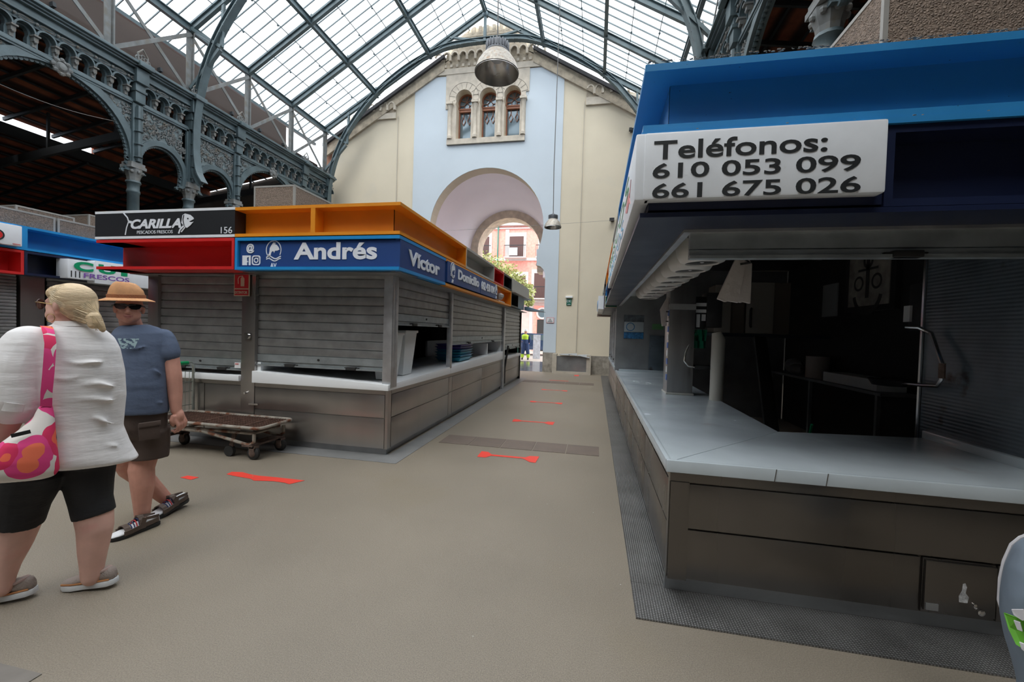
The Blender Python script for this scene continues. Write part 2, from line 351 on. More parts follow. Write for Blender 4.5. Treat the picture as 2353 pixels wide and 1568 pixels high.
for i, c in enumerate(WX):
    w = empty('window_%d' % (i+1), None, None, (c, GY+.3, 8.92), kind='structure')
    P = win_prof(c, .30); Pi = [(c+(x-c)*.86, 8.98 if z < 8.95 else z-(.045 if z > 10.4 else 0)) for x, z in P]
    MB().strip(Pi, P, (0, GY+.28, 0), (1, 0, 0), (0, 0, 1), (0, .08, 0)).box(c-.3, c+.3, GY+.26, GY+.34, 10.1, 10.17).box(c-.3, c+.3, GY+.27, GY+.34, 10.2, 10.25).box(c-.3, c+.3, GY+.28, GY+.34, 8.92, 8.97).obj('window_frame', wood, w)
    fill_mesh(P, [], GY+.36, 'pane', glass_w, w, depth=.01)
    t = MB(); y = GY+.33
    def seg(a, b): t.beam((c+a[0], y, a[1]), (c+b[0], y, b[1]), .02, .02, (0, 1, 0))
    for k in range(5):
        xx = -.24+k*.12
        if k in (1, 3): seg((xx, 10.1), (xx, 9.95)); seg((xx, 9.95), (xx-.08, 9.78)); seg((xx, 9.95), (xx+.08, 9.78)); seg((xx-.08, 9.78), (xx, 9.62)); seg((xx+.08, 9.78), (xx, 9.62))
    for a in (.4, 1.2, 1.95, 2.75): seg((0, 10.5), (.3*math.cos(a), 10.5+.3*math.sin(a)))
    seg((-.1, 10.25), (-.1, 10.4)); seg((.1, 10.25), (.1, 10.4)); seg((-.1, 10.4), (0, 10.5)); seg((.1, 10.4), (0, 10.5)); seg((-.1, 10.38), (-.28, 10.38)); seg((.1, 10.38), (.28, 10.38))
    t.obj('tracery', wood, w)
# gateway passage: front reveal, splayed vault, outer stone ring
g2 = gate_profile(1.92, 1.75, 2.2, 4.72, 3.9); gate2 = [(GX+x, z) for x, z in g2]+[(GX-x, z) for x, z in g2[::-1][1:]]
gm = gate_profile(2.32, 2.2, 2.55, 4.5, 3.7); gatem = [(GX+x, z) for x, z in gm]+[(GX-x, z) for x, z in gm[::-1][1:]]
def loft(loops, name, m):
    vs = []; fs = []; n = len(loops[0][0])
    for pts, y in loops: vs += [(x, y, z) for x, z in pts]
    for i in range(len(loops)-1):
        for k in range(n-1): fs.append((i*n+k, i*n+k+1, (i+1)*n+k+1, (i+1)*n+k))
    q = MB(); q.add(vs, fs); return S(q.obj(name, m, smooth=True))
loft([(gate, GY+.5), (gatem, GY+.6), (gatem, GY+2.4), (gate2, 20.0)], 'wall_passage', lilac)
S(fill_mesh([(-8.5, 0), (GX-2.2, 0)]+[(x, z) for x, z in gate2[::-1][1:-1]]+[(GX+2.2, 0), (0, 0), (0, 13), (-8.5, 13)], [], 20.0, 'wall_outer', stone_s, depth=.5))
rg = MB(); A = [(GX+1.56*math.cos(-.5+(PI+1)*k/30), 5.5+1.56*math.sin(-.5+(PI+1)*k/30)) for k in range(31)]; B = [(GX+1.93*math.cos(-.5+(PI+1)*k/30), 5.5+1.93*math.sin(-.5+(PI+1)*k/30)) for k in range(31)]
rg.strip(A, B, (0, 20.0, 0), (1, 0, 0), (0, 0, 1), (0, .9, 0))
rg.box(GX-2.25, GX-1.45, 20, 20.9, 4.4, 4.75).box(GX+1.45, GX+2.25, 20, 20.9, 4.4, 4.75).box(GX-2.25, GX-1.95, 20, 20.9, 0, 4.4).box(GX+1.95, GX+2.25, 20, 20.9, 0, 4.4)
rmat = mat('arch_sandstone', (.66, .56, .44), .85, 0, var=(3.5, .2), bump=(20, .2))
S(rg.obj('trim_outer_arch', rmat))
wet = mat('passage_floor', (.16, .16, .16), .12, 0, var=(2, .2))
S(MB().box(-7, -1.6, 15.6, 20.9, -.1, 0).obj('floor_passage', wet))
# aisle end wall, outer walls, added light-blocking wall behind the camera
dark_wall = mat('aisle_wall', (.12, .11, .10), .9, 0, var=(1, .2))
S(MB().box(-27, -10.98, GY, GY+.4, 0, 7.3).obj('wall_left_end', dark_wall))
S(MB().prism([(-27, 7.29), (-17.1, 7.29), (-17, 7.3), (-11.62, 8.15), (-10.98, 8.15), (-10.98, 7.29)], (0, GY+.01, 0), (1, 0, 0), (0, 0, 1), (0, .3, 0)).obj('wall_left_end_upper', dark_wall))
S(MB().box(-27.3, -27, -14, 16, 0, 6).obj('wall_left', dark_wall))
S(MB().box(16, 16.3, -14, 16, 0, 8).obj('wall_right', dark_wall))
S(MB().box(3.2, 16, GY, GY+.4, 0, 8).obj('wall_right_end', dark_wall))
S(MB().box(-27, 16, -8.4, -8, 0, 14).obj('wall_near_light_block', dark_wall))  # unseen dark wall, added to dim the near end and darken steel reflections
terra = mat('terracotta_render', (.34, .18, .12), .9, 0, var=(2, .1))
S(MB().box(-11.5, -10.98, GY+.1, GY+.5, 5.6, 9.2).obj('wall_far_return', terra))
# --- side aisle tiled roofs seen from below
tile = mat('roof_tiles_underside', (.27, .085, .045), .9, 0, var=(2.5, .45))
stud_pattern(tile, .62, .92, (.012, .01, .01), ('X', 'X'))
def aisle_roof(sg, X0, name, Y1, gap=True):
    q = MB(); XX = lambda d: X0+sg*d
    def slab(d0, z0, d1, z1, ya=-14, yb=Y1, t=.05):
        a, b = XX(d0), XX(d1)
        q.add([(a, ya, z0), (b, ya, z1), (b, yb, z1), (a, yb, z0), (a, ya, z0+t), (b, ya, z1+t), (b, yb, z1+t), (a, yb, z0+t)], [(0, 1, 2, 3), (7, 6, 5, 4), (0, 4, 5, 1), (1, 5, 6, 2), (2, 6, 7, 3), (3, 7, 4, 0)])
    slab(.72, 8.17, 6.1, 7.3)
    slab(6.22, 7.10, 17, 4.5)
    e_ = sorted((XX(6.08), XX(6.2))); q.box(e_[0], e_[1], 11.2 if sg < 0 else -14, Y1, 7.05, 7.35)
    S(q.obj(name, tile))
    b = MB(); y = -13.
    while y < Y1:
        b.beam((XX(.5), y, 8.1), (XX(6.1), y, 7.2), .06, .1); b.beam((XX(6.35), y, 6.85), (XX(17), y, 4.3), .06, .1); y += 1.1
    for k in range(9): b.beam((XX(.7+k*.62), -14, 8.15-k*.1-.03), (XX(.7+k*.62), Y1, 8.15-k*.1-.03), .05, .03)
    for k in range(20): b.beam((XX(6.6+k*.5), -14, 6.86-k*.12), (XX(6.6+k*.5), Y1, 6.86-k*.12), .05, .03)
    for y in (-7.6, -1.95, 3.7, 9.35, 14):
        b.beam((XX(.3), y, 6.9), (XX(17), y, 4.9), .1, .22)
        for d in (2.5, 5, 8, 10.5): b.beam((XX(d), y, 6.9-d*.12), (XX(d), y, (8.2-(d-.5)*.16) if d < 6.1 else 6.9-(d-6.3)*.24), .06, .06)
    b.beam((XX(6.1), -14, 6.95), (XX(6.1), Y1, 6.95), .12, .3)
    S(b.obj('trim_'+name+'_rafters', mat('rafter_paint', (.05, .058, .065), .6, .2)))
aisle_roof(-1, XL, 'ceiling_left_aisle', 15.55)
aisle_roof(1, XR, 'ceiling_right_aisle', 15.55)
# --- nave roof glazing
gm_ = bpy.data.materials.new('dusty_glass'); gm_.use_nodes = True; n = gm_.node_tree.nodes; l = gm_.node_tree.links; n.remove(n['Principled BSDF'])
tr = n.new('ShaderNodeBsdfTransparent'); tr.inputs[0].default_value = (.9, .94, .96, 1); tl = n.new('ShaderNodeBsdfTranslucent'); tl.inputs[0].default_value = (.9, .92, .93, 1)
gl = n.new('ShaderNodeBsdfGlossy'); gl.inputs['Roughness'].default_value = .05; mx1 = n.new('ShaderNodeMixShader'); mx2 = n.new('ShaderNodeMixShader'); nz = n.new('ShaderNodeTexNoise'); nz.inputs['Scale'].default_value = 1.1; mr = n.new('ShaderNodeMapRange')
mr.inputs['To Min'].default_value = .12; mr.inputs['To Max'].default_value = .5; l.new(nz.outputs[0], mr.inputs[0]); l.new(mr.outputs[0], mx1.inputs[0]); l.new(tr.outputs[0], mx1.inputs[1]); l.new(tl.outputs[0], mx1.inputs[2])
mx2.inputs[0].default_value = .03; l.new(mx1.outputs[0], mx2.inputs[1]); l.new(gl.outputs[0], mx2.inputs[2]); l.new(mx2.outputs[0], n['Material Output'].inputs[0])
q = MB()
def rp(d, z=0.): return (ZR-abs(d)*.595+z)
for sg in (-1, 1):
    a, b = XM, XM+sg*7.35
    q.add([(a, -14, rp(0, .22)), (b, -14, rp(7.35, .22)), (b, 15.5, rp(7.35, .22)), (a, 15.5, rp(0, .22))], [(0, 1, 2, 3)])
S(q.obj('ceiling_glass', gm_))
b = MB()
for sg in (-1, 1):
    y = -11.36
    while y < 15.4:
        b.beam((XM, y, rp(0, .16)), (XM+sg*7.35, y, rp(7.35, .16)), .02, .035); y += .31383
    for k in range(1, 16):
        d = 6.55*k/9*1.0
        if d > 7.3: break
        b.beam((XM+sg*d, -12, rp(d, .1)), (XM+sg*d, 15.4, rp(d, .1)), .02, .02)
    b.beam((XM+sg*7.3, -12, rp(7.3, .1)), (XM+sg*7.3, 15.4, rp(7.3, .1)), .1, .1)
S(b.obj('trim_glazing_bars', iron))
nd = MB()
for sg in (-1, 1):
    for k in range(1, 9):
        d = 6.55*k/9
        for y in [3.7+.4708*j for j in range(0, 25)]:
            if (k+round((y-3.7)/.4708)) % 2 == 0: nd.ball((XM+sg*d, y, rp(d, .07)), .035, 6, 4)
S(nd.obj('trim_glazing_clips', iron))
# purlins: eaves, thirds, ridge -- each one a beam of its own
for d, nm in ((-6.55, 'left eaves'), (-4.37, 'lower left'), (-2.18, 'upper left'), (0, 'ridge'), (2.18, 'upper right'), (4.37, 'lower right'), (6.55, 'right eaves')):
    o = MB().ibeam((XM+d, -11.4, rp(d)), (XM+d, 15.2, rp(d)), .11, .2, .025).obj('purlin', iron)
    tag(o, 'long iron beam along the glass roof, the %s one' % nm, 'roof beam', 'iron roof beams')
# rafters
for y in NODES:
    for sg in (-1, 1):
        if y < -6 : continue
        MB_ = MB().ibeam((XM, y, rp(0)-.02), (XM+sg*6.55, y, rp(6.55)-.02), .1, .18, .022)
        for d in (2.18, 4.37): MB_.tube([(XM+sg*d, y, rp(d)+.1), (XM+sg*d, y+.02, rp(d)+.3)], .03, 6)
        idx = round((15.0-y)/1.883)
        tag(MB_.obj('roof_rafter', iron), 'iron rafter under the %s roof glass, %s' % ('left' if sg < 0 else 'right', 'against the gable' if idx == 0 else 'number %d back from the gable' % idx), 'roof rafter', 'iron roof rafters')
# arched trusses
ARC = [(0, 12.15), (.7, 12.14), (1.5, 12.06), (2.3, 11.8), (3.1, 11.42), (3.9, 10.9), (4.6, 10.3), (5.2, 9.6), (5.65, 8.95), (6.0, 8.2), (6.2, 7.5), (6.3, 6.9), (6.32, 6.3), (6.3, 5.9), (6.22, 5.5), (6.05, 5.22)]
def truss(y, where):
    t = empty('arched_truss', 'arched iron truss, %s' % where, 'roof truss', (XM, y, 5.2), 'arched iron trusses')
    for sg in (-1, 1):
        a = MB(); C_ = []
        for i in range(len(ARC)-1):              # smooth curve through the measured points
            p0, p1, p2, p3 = [V((*ARC[max(0, min(len(ARC)-1, i+j))], 0)) for j in (-1, 0, 1, 2)]
            for k in range(5):
                t_ = k/5; C_.append(.5*((2*p1)+(p2-p0)*t_+(2*p0-5*p1+4*p2-p3)*t_*t_+(3*p1-p0-3*p2+p3)*t_**3))
        C_.append(V((*ARC[-1], 0)))
        def offc(r):
            out = []
            for i, c_ in enumerate(C_):
                d = (C_[min(i+1, len(C_)-1)]-C_[max(i-1, 0)]).normalized(); out.append((c_.x-d.y*r, c_.y+d.x*r))
            return out
        O = (XM, 0, 0)
        for r0, r1, th in ((-.02, .01, .20), (.01, .14, .03), (.14, .16, .14)):
            A_, B_ = offc(r0), offc(r1)
            a.strip(A_, B_, (XM, y-th/2, 0), (sg, 0, 0), (0, 0, 1), (0, th, 0))
        P = [(XM+sg*x, y, z) for x, z in ARC]
        for i in range(len(P)-1):
            for k in range(4):
                p = V(P[i]).lerp(V(P[i+1]), k/4)
                for dy in (-.09, .09): a.ball(p+V((0, dy, 0))-V((0, 0, .02)), .016, 5, 3)
        a.obj('arch_rib', iron, t)
        g = MB()                                  # gusset plate where the arch meets the rafter
        g.prism([(2.3, 11.75), (3.1, 11.4), (4.0, 10.85), (4.75, 10.2), (4.37, rp(4.37)), (3.6, rp(3.6)), (2.9, rp(2.9)), (2.18, rp(2.18))], (XM, y-.015, 0), (sg, 0, 0), (0, 0, 1), (0, .03, 0))
        g.obj('gusset_plate', iron, t)
        for p_, q_, w_, h_ in (((6.5, rp(6.5)-.05), (5.55, 8.75), .1, .08), ((5.5, rp(5.5)), (5.55, 8.75), .07, .07), ((6.5, 7.75), (5.6, 8.7), .1, .08), ((1.35, rp(1.35)), (.06, 12.2), .08, .06)):
            MB().beam((XM+sg*p_[0], y, p_[1]), (XM+sg*q_[0], y, q_[1]), w_, h_).obj('strut', iron, t)
    MB().beam((XM, y, 12.1), (XM, y, ZR), .1, .1, (0, 1, 0)).ball((XM, y, ZR-.1), .12).obj('king_post', iron, t)
truss(9.35, 'its foot curling out over the left arcade'); truss(15.0, 'the far one standing against the gable wall'); truss(3.7, 'overhead, nearest the viewer')
# --- arcades: bays between the trusses, columns, frieze, cornice
def arc_pts(y0, y1, zs, ztop, n=24):
    c, r = (y0+y1)/2, (y1-y0)/2; h = ztop-zs
    P = [(y0+.07, 4.95), (y0+.02, 5.0)]
    P = [(y1-.10, 5.0), (y1-.02, 5.08), (y1, 5.3)]
    P += [(c+r*math.cos(PI*k/n), zs+h*math.sin(PI*k/n)) for k in range(n+1)]
    return P+[(y0, 5.3), (y0+.02, 5.08), (y0+.10, 5.0)]
def arcade_side(X, sg, side):
    inn = -sg                                    # direction that faces the nave
    def bay(Y0, name_where, small1, big, small2):
        res = []
        for (y0, y1, zs, zt, kind) in ((Y0+.24, Y0+1.30, 5.33, 5.86, 'narrow'), (Y0+1.55, Y0+4.15, 5.33, 6.56, 'wide'), (Y0+4.40, Y0+5.42, 5.33, 5.86, 'narrow ')):
            if y1 < 2.2: continue
            t = empty('arcade_arch', '%s iron arch, %s arcade, %s' % ({'narrow': 'nearer narrow', 'narrow ': 'further narrow', 'wide': 'wide scalloped'}[kind], side, name_where), 'arch', (X, (y0+y1)/2, 5.0), 'cast iron arcade arches')
            A = arc_pts(y0, y1, zs, zt); n = len(A)
            bw = .16 if kind == 'wide' else .12
            c = (y0+y1)/2
            B = [((p[0]-c)*(1+bw/((y1-y0)/2))+c, p[1]+(bw if p[1] > zs else 0)*max(0, (p[1]-zs)/(zt-zs))) for p in A]
            lo, hi = y0-.125, y1+.125
            B = [(min(max(a, lo), hi), z) for a, z in B]
            MB().strip(A, B, (X-.09, 0, 0), (0, 1, 0), (0, 0, 1), (.18, 0, 0)).obj('arch_band', iron, t)
            sc = MB(); L = 0; prev = None        # scalloped edge
            per = []
            for i in range(len(A)-1):
                a, b_ = V((0, *A[i])), V((0, *A[i+1])); k = max(1, int((b_-a).length/.075))
                per += [a.lerp(b_, j/k) for j in range(k)]
            for i in range(0, len(per)-1):
                p = per[i]; sc.lathe([(.04, -.03), (.045, 0), (.04, .03)], (X, p[1]*.985+c*.015, p[2]-.012), 8, (1, 0, 0))
            sc.obj('scalloped_edge', iron, t)
            # spandrel ground with foliage relief
            T = [(lo, 6.62), (hi, 6.62)]
            sp = MB(); C = [(y, 6.6) for y, z in B]
            Cc = [(lo+(hi-lo)*(1-i/(n-1)), 6.6) for i in range(n)]
            Bu = B
            sp.strip(Bu, [(y, 6.62) for y, z in Bu], (X-.04, 0, 0), (0, 1, 0), (0, 0, 1), (.08, 0, 0))
            sp.obj('spandrel', iron_d, t)
            rl = MB(); rnd = random.Random(int(Y0*10)+len(kind))
            xf = X+inn*.06
            for _ in range(260 if kind == 'wide' else 230):
                yy = rnd.uniform(lo+.08, hi-.08); zz = rnd.uniform(5.5, 6.52)
                dd = abs(yy-c)/((y1-y0)/2+bw)
                lim = zs+(zt+bw-zs)*math.sqrt(max(0, 1-min(1, dd)**2))
                if zz < lim+.06: continue
                a0 = rnd.uniform(0, 6.28); r = rnd.uniform(.03, .065); kx = rnd.choice((-1, 1))
                rl.tube([(xf, yy+r*(1-j*.12)*math.cos(a0+kx*j*.8), zz+r*(1-j*.12)*math.sin(a0+kx*j*.8)) for j in range(7)], [.016-.0015*j for j in range(7)], 4)
            rl.obj('foliage_relief', iron_dusty, t)
            fr = MB()
            for (ya, yb, za, zb) in ((lo, lo+.05, 5.3, 6.62), (hi-.05, hi, 5.3, 6.62), (lo, hi, 6.56, 6.62)): fr.box(X-.1, X+.1, ya, yb, za, zb)
            fr.obj('panel_frame', iron, t)
            if kind == 'wide':
                k_ = MB().lathe([(.15, 0), (.16, .03), (.11, .05), (.1, .03), (.06, .07), (.01, .08)], (X+inn*.09, c, 6.58), 14, (inn, 0, 0))
                for j in range(8): k_.ball((X+inn*.12, c+.14*math.cos(j*PI/4), 6.58+.14*math.sin(j*PI/4)), .045, 6, 4)
                k_.obj('keystone_boss', iron_dusty, t)
    # frieze of little corbelled openings + cornice, one run per side
    fz = empty('arcade_entablature', 'dark green iron frieze and cornice running above the %s arches' % side, 'cornice', (X, 2.2, 6.6))
    Y0, Y1 = 2.3, 15.3
    q = MB(); zz0, zz1 = 6.70, 7.06; cols = [3.7, 5.12, 7.98, 9.35, 10.77, 13.63, 15.0]
    y = Y0; pier = None; ch = MB()
    while y < Y1-.1:
        near = min(cols, key=lambda c: abs(c-(y+.16)))
        A = [(y+.16+.10*math.cos(-.5+(PI+1)*k/12), 6.92+.11*math.sin(-.5+(PI+1)*k/12)) for k in range(13)]
        A = [(y+.24, 6.68), (y+.24, 6.84)]+A+[(y+.08, 6.84), (y+.08, 6.68)]
        B = [(y+.32, 6.68), (y+.32, 6.84)]+[(y+.16+.16*max(-1, min(1, (p[0]-y-.16)/.075)), 7.08 if p[1] > 6.93 else p[1]) for p in A[2:-2]]+[(y, 6.84), (y, 6.68)]
        q.strip(A, B, (X-.05, 0, 0), (0, 1, 0), (0, 0, 1), (.1, 0, 0))
        R_ = [(y+.16+.135*math.cos(PI*k/10), 6.93+.135*math.sin(PI*k/10)) for k in range(11)]; R2 = [(y+.16+.165*math.cos(PI*k/10), 6.93+.165*math.sin(PI*k/10)) for k in range(11)]
        q.strip(R_, R2, (X+min(0, inn*.16), 0, 0), (0, 1, 0), (0, 0, 1), (.16, 0, 0))
        # bracket
        bx = lambda a, b_: (min(X+inn*a, X+inn*b_), max(X+inn*a, X+inn*b_))
        yk = y; y = 0.; p0_ = pier; pier = MB() if p0_ is None else p0_
        if p0_ is None: pier.box(*bx(0, .19), y-.05, y+.05, 6.885, 6.915); pier.box(*bx(0, .15), y-.035, y+.035, 6.8, 6.885); pier.box(*bx(0, .1), y-.03, y+.03, 6.7, 6.8); pier.ball((X+inn*.14, y, 6.79), .03, 6, 4); pier = pier.obj('corbel', iron_dusty, fz); c_ = pier
        else: c_ = pier.copy(); COL.objects.link(c_); c_.parent = fz
        c_.location = (0, yk, 0); y = yk
        ch.tube([(X+inn*.17, y+.16+.11*math.cos(2*PI*k/12), 7.13+.03*math.sin(2*PI*k/12)) for k in range(12)], .012, 4, closed=True)
        ch.ball((X+inn*.17, y, 7.13), .03, 6, 4)
        y += .32
    q.obj('corbel_arches', iron, fz); ch.obj('chain_moulding', iron_dusty, fz)
    c = MB(); bx = lambda a, b_: (min(X+inn*a, X+inn*b_), max(X+inn*a, X+inn*b_))
    for (a, z0, z1) in ((.12, 6.6, 6.66), (.09, 6.66, 6.70), (.13, 7.06, 7.2), (.2, 7.2, 7.24), (.17, 7.24, 7.36), (.25, 7.36, 7.4), (.3, 7.4, 7.44), (.36, 7.44, 7.5)):
        c.box(*bx(-.1, a), Y0, Y1, z0, z1)
    for cy_ in cols: c.box(*bx(0, .27), cy_-.14, cy_+.14, 7.06, 7.39); c.box(*bx(0, .4), cy_-.16, cy_+.16, 7.4, 7.51); c.box(*bx(0, .2), cy_-.11, cy_+.11, 6.62, 7.06); c.box(*bx(0, .23), cy_-.13, cy_+.13, 6.86, 6.92)
    c.obj('cornice', iron, fz, bevel=.006)
    places = ['nearest the viewer', 'past the near truss', 'past the near truss'] 
    bay(-1.95, 'nearest bay', 0, 0, 0)
    bay(3.7, 'bay before the near truss', 0, 0, 0)
    bay(9.35, 'bay beside the gable', 0, 0, 0)
    # columns
    for i, cy_ in enumerate(cols):
        if cy_ < 3: continue
        t = empty('iron_column', 'tall iron column, %s arcade, %s' % (side, ['first from the viewer', 'second from the viewer', 'third from the viewer', 'fourth, under the truss foot', 'fifth from the viewer', 'sixth from the viewer', 'last, against the gable'][i]), 'column', (X, cy_, 0), 'cast iron columns')
        zb = 2.86 if side == 'right' and cy_ < 13.4 else 0.
        MB().lathe([(.2, zb), (.2, zb+.3), (.14, zb+.36), (.13, zb+.8), (.115, 4.5), (.13, 4.52), (.13, 4.56), (.115, 4.6), (.12, 4.72), (.15, 4.76), (.14, 4.8)], (X, cy_, 0), 12).obj('shaft', iron, t, smooth=True)
        cap = MB().lathe([(.12, 4.8), (.13, 4.88), (.165, 4.98), (.18, 5.06), (.165, 5.1)], (X, cy_, 0), 8, rot=PI/8).box(X-.17, X+.17, cy_-.17, cy_+.17, 5.08, 5.15).box(X-.15, X+.15, cy_-.15, cy_+.15, 5.15, 5.22)
        for k in range(8): cap.ball((X+.165*math.cos(k*PI/4), cy_+.165*math.sin(k*PI/4), 5.0), .04, 6, 4)
        cap.obj('capital', iron_dusty, t)
        p = MB().box(X-.12, X+.12, cy_-.11, cy_+.11, 5.2, 6.62); p.box(X+inn*.12-.02, X+inn*.12+.02, cy_-.06, cy_+.06, 5.3, 6.5)
        p.obj('pilaster', iron, t)
        q = MB()
        for z in (5.35, 5.65, 5.95, 6.25): q.lathe([(.06, z-.02), (.09, z), (.06, z+.02)], (X+inn*.15, cy_, 0), 8)
        q.tube([(X+inn*.15, cy_, 5.25), (X+inn*.15, cy_, 6.55)], .05, 8); q.obj('colonnette', iron, t)
        f = MB(); xo = X+inn*.25
        f.box(xo-.08, xo+.08, cy_-.13, cy_+.13, 7.52, 7.56)
        for k in range(5): f.tube([(xo, cy_+(-.12+.06*k)+.04*math.cos(j), 7.62+.06*abs(k-2)*-.6+.045*math.sin(j)+.06) for j in (0, 1, 2, 3, 4, 5)], .016, 5, closed=True)
        f.tube([(xo, cy_-.1, 7.56), (xo, cy_-.11, 7.72), (xo, cy_, 7.86), (xo, cy_+.11, 7.72), (xo, cy_+.1, 7.56)], .02, 5)
        f.obj('cresting_ornament', iron_dusty, t)
    # clerestory lattice above the cornice
    nodes = [y for y in NODES if y > 3]
    for i, y in enumerate(nodes):
        t = empty('clerestory_post', 'grey clerestory post above the %s cornice, %s' % (side, 'against the gable' if i == len(nodes)-1 else 'number %d from the gable' % (len(nodes)-i)), 'post', (X, y, 7.5), 'clerestory posts')
        MB().beam((X, y-.05, 7.5), (X, y-.05, ZE), .03, .12, (0, 1, 0)).beam((X, y+.05, 7.5), (X, y+.05, ZE), .12, .03, (0, 1, 0)).obj('upright', iron_dusty, t)
        if i < len(nodes)-1:
            y2 = nodes[i+1]
            MB().beam((X, y, 9.2), (X, y2, 7.6), .02, .09, (0, 1, 1)).obj('brace', iron_dusty, t); MB().beam((X+.03, y, 7.6), (X+.03, y2, 9.2), .02, .09, (0, 1, 1)).obj('brace', iron_dusty, t)
arcade_side(XL, -1, 'left')
arcade_side(XR+.17, 1, 'right')
# clerestory netting
nm = bpy.data.materials.new('brown_netting'); nm.use_nodes = True; n = nm.node_tree.nodes; l = nm.node_tree.links; p = n['Principled BSDF']; p.inputs['Base Color'].default_value = (.13, .095, .08, 1); p.inputs['Roughness'].default_value = .9
p.inputs['Alpha'].default_value = .93
nz = n.new('ShaderNodeTexNoise'); nz.inputs['Scale'].default_value = 1.5; nz.inputs['Detail'].default_value = 8; cr_ = n.new('ShaderNodeValToRGB'); cr_.color_ramp.elements[0].color = (.085, .06, .05, 1); cr_.color_ramp.elements[1].color = (.15, .115, .10, 1); l.new(nz.outputs[0], cr_.inputs[0]); l.new(cr_.outputs[0], p.inputs['Base Color'])
MB().box(XL-.62, XL-.6, -8, 13.6, 7.4, 8.85).obj('clerestory_netting', nm).__setitem__('kind', 'structure')
MB().box(XR+.6, XR+.62, -8, 13.6, 7.4, 8.85).obj('clerestory_netting', nm).__setitem__('kind', 'structure')
# ================================================================= lettering and sign helpers
def lettering(s, o, u, v, w, h, m, parent, name='lettering', t=.006, bold=.0, shear=0, keep=False):
    c = bpy.data.curves.new('txt', 'FONT'); c.body = s; c.offset = bold; c.extrude = .0; c.shear = shear; c.resolution_u = 4
    to = bpy.data.objects.new('txt', c); COL.objects.link(to)
    me = bpy.data.meshes.new_from_object(to.evaluated_get(bpy.context.evaluated_depsgraph_get())); bpy.data.objects.remove(to); bpy.data.curves.remove(c)
    bm = bmesh.new(); bm.from_mesh(me); bmesh.ops.remove_doubles(bm, verts=bm.verts, dist=1e-5)
    xs = [p.co.x for p in bm.verts]; ys = [p.co.y for p in bm.verts]; x0, x1, y0, y1 = min(xs), max(xs), min(ys), max(ys)
    u, v = V(u), V(v); nrm = u.cross(v).normalized(); o = V(o); o0 = ORG[parent.name] if parent else V((0, 0, 0))
    if w is None: w = h*(x1-x0)/(y1-y0)
    for p in bm.verts: p.co = o+u*((p.co.x-x0)/(x1-x0)*w)+v*((p.co.y-y0)/(y1-y0)*h)-o0
    r = bmesh.ops.extrude_face_region(bm, geom=list(bm.faces)); bmesh.ops.translate(bm, vec=nrm*t, verts=[g for g in r['geom'] if isinstance(g, bmesh.types.BMVert)])
    bmesh.ops.recalc_face_normals(bm, faces=bm.faces)
    for f_ in bm.faces: f_.smooth = False
    bm.to_mesh(me); bm.free(); me.name = name; me.materials.clear(); me.materials.append(m)
    ob = bpy.data.objects.new(name, me); COL.objects.link(ob); ORG[ob.name] = o0
    if parent: ob.parent = parent
    return ob
def flat(polys, o, u, v, m, parent, name='emblem', t=.006):
    u, v = V(u), V(v); nrm = u.cross(v).normalized(); q = MB()
    for P in polys: q.prism(P, o, u, v, nrm*t)
    return q.obj(name, m, parent)
def ringp(cx, cy_, r0, r1, a0=0, a1=2*PI, n=24, sx=1):
    A = [(cx+sx*r0*math.cos(a0+(a1-a0)*k/n), cy_+r0*math.sin(a0+(a1-a0)*k/n)) for k in range(n+1)]
    B = [(cx+sx*r1*math.cos(a0+(a1-a0)*k/n), cy_+r1*math.sin(a0+(a1-a0)*k/n)) for k in range(n+1)]
    return [[A[i], A[i+1], B[i+1], B[i]] for i in range(n)]
def quadsof(pts, w):
    out = []
    for i in range(len(pts)-1):
        a, b = V(pts[i]), V(pts[i+1]); d = (b-a).normalized(); nn = V((-d.y, d.x))*w/2
        out.append([tuple(a-nn), tuple(b-nn), tuple(b+nn), tuple(a+nn)])
    return out
def av_emblem(o, u, v, s, parent):
    """leaping fish in a ring over waves, with AV beneath; s = height of the ring"""
    P = ringp(0, .1, .47, .52, -.55, PI+.75, 26, .92)
    fish = [(.36, .12), (.30, .25), (.18, .38), (.02, .42), (-.14, .36), (-.24, .2), (-.26, 0), (-.3, -.12), (-.4, -.18), (-.3, -.24), (-.26, -.32), (-.18, -.2), (-.15, -.05), (-.08, .04), (.0, .02), (.03, -.06), (.08, .06), (.2, .06)]
    P += [fish, [(-.12, .38), (-.02, .52), (.12, .5), (.1, .42)]]
    for dy in (-.3, -.42):
        P += quadsof([(-.45+.09*k, dy+.07*math.sin(k*.75+(0 if dy > -.35 else .4))) for k in range(11)], .055)
    P = [[(x*s, y*s) for x, y in q] for q in P]
    e = flat(P, o, u, v, white_let, parent, 'fish_emblem')
    lettering('AV', V(o)+V(u)*(-.2*s)+V(v)*(-.86*s), u, v, .4*s, .26*s, white_let, parent, bold=.03)
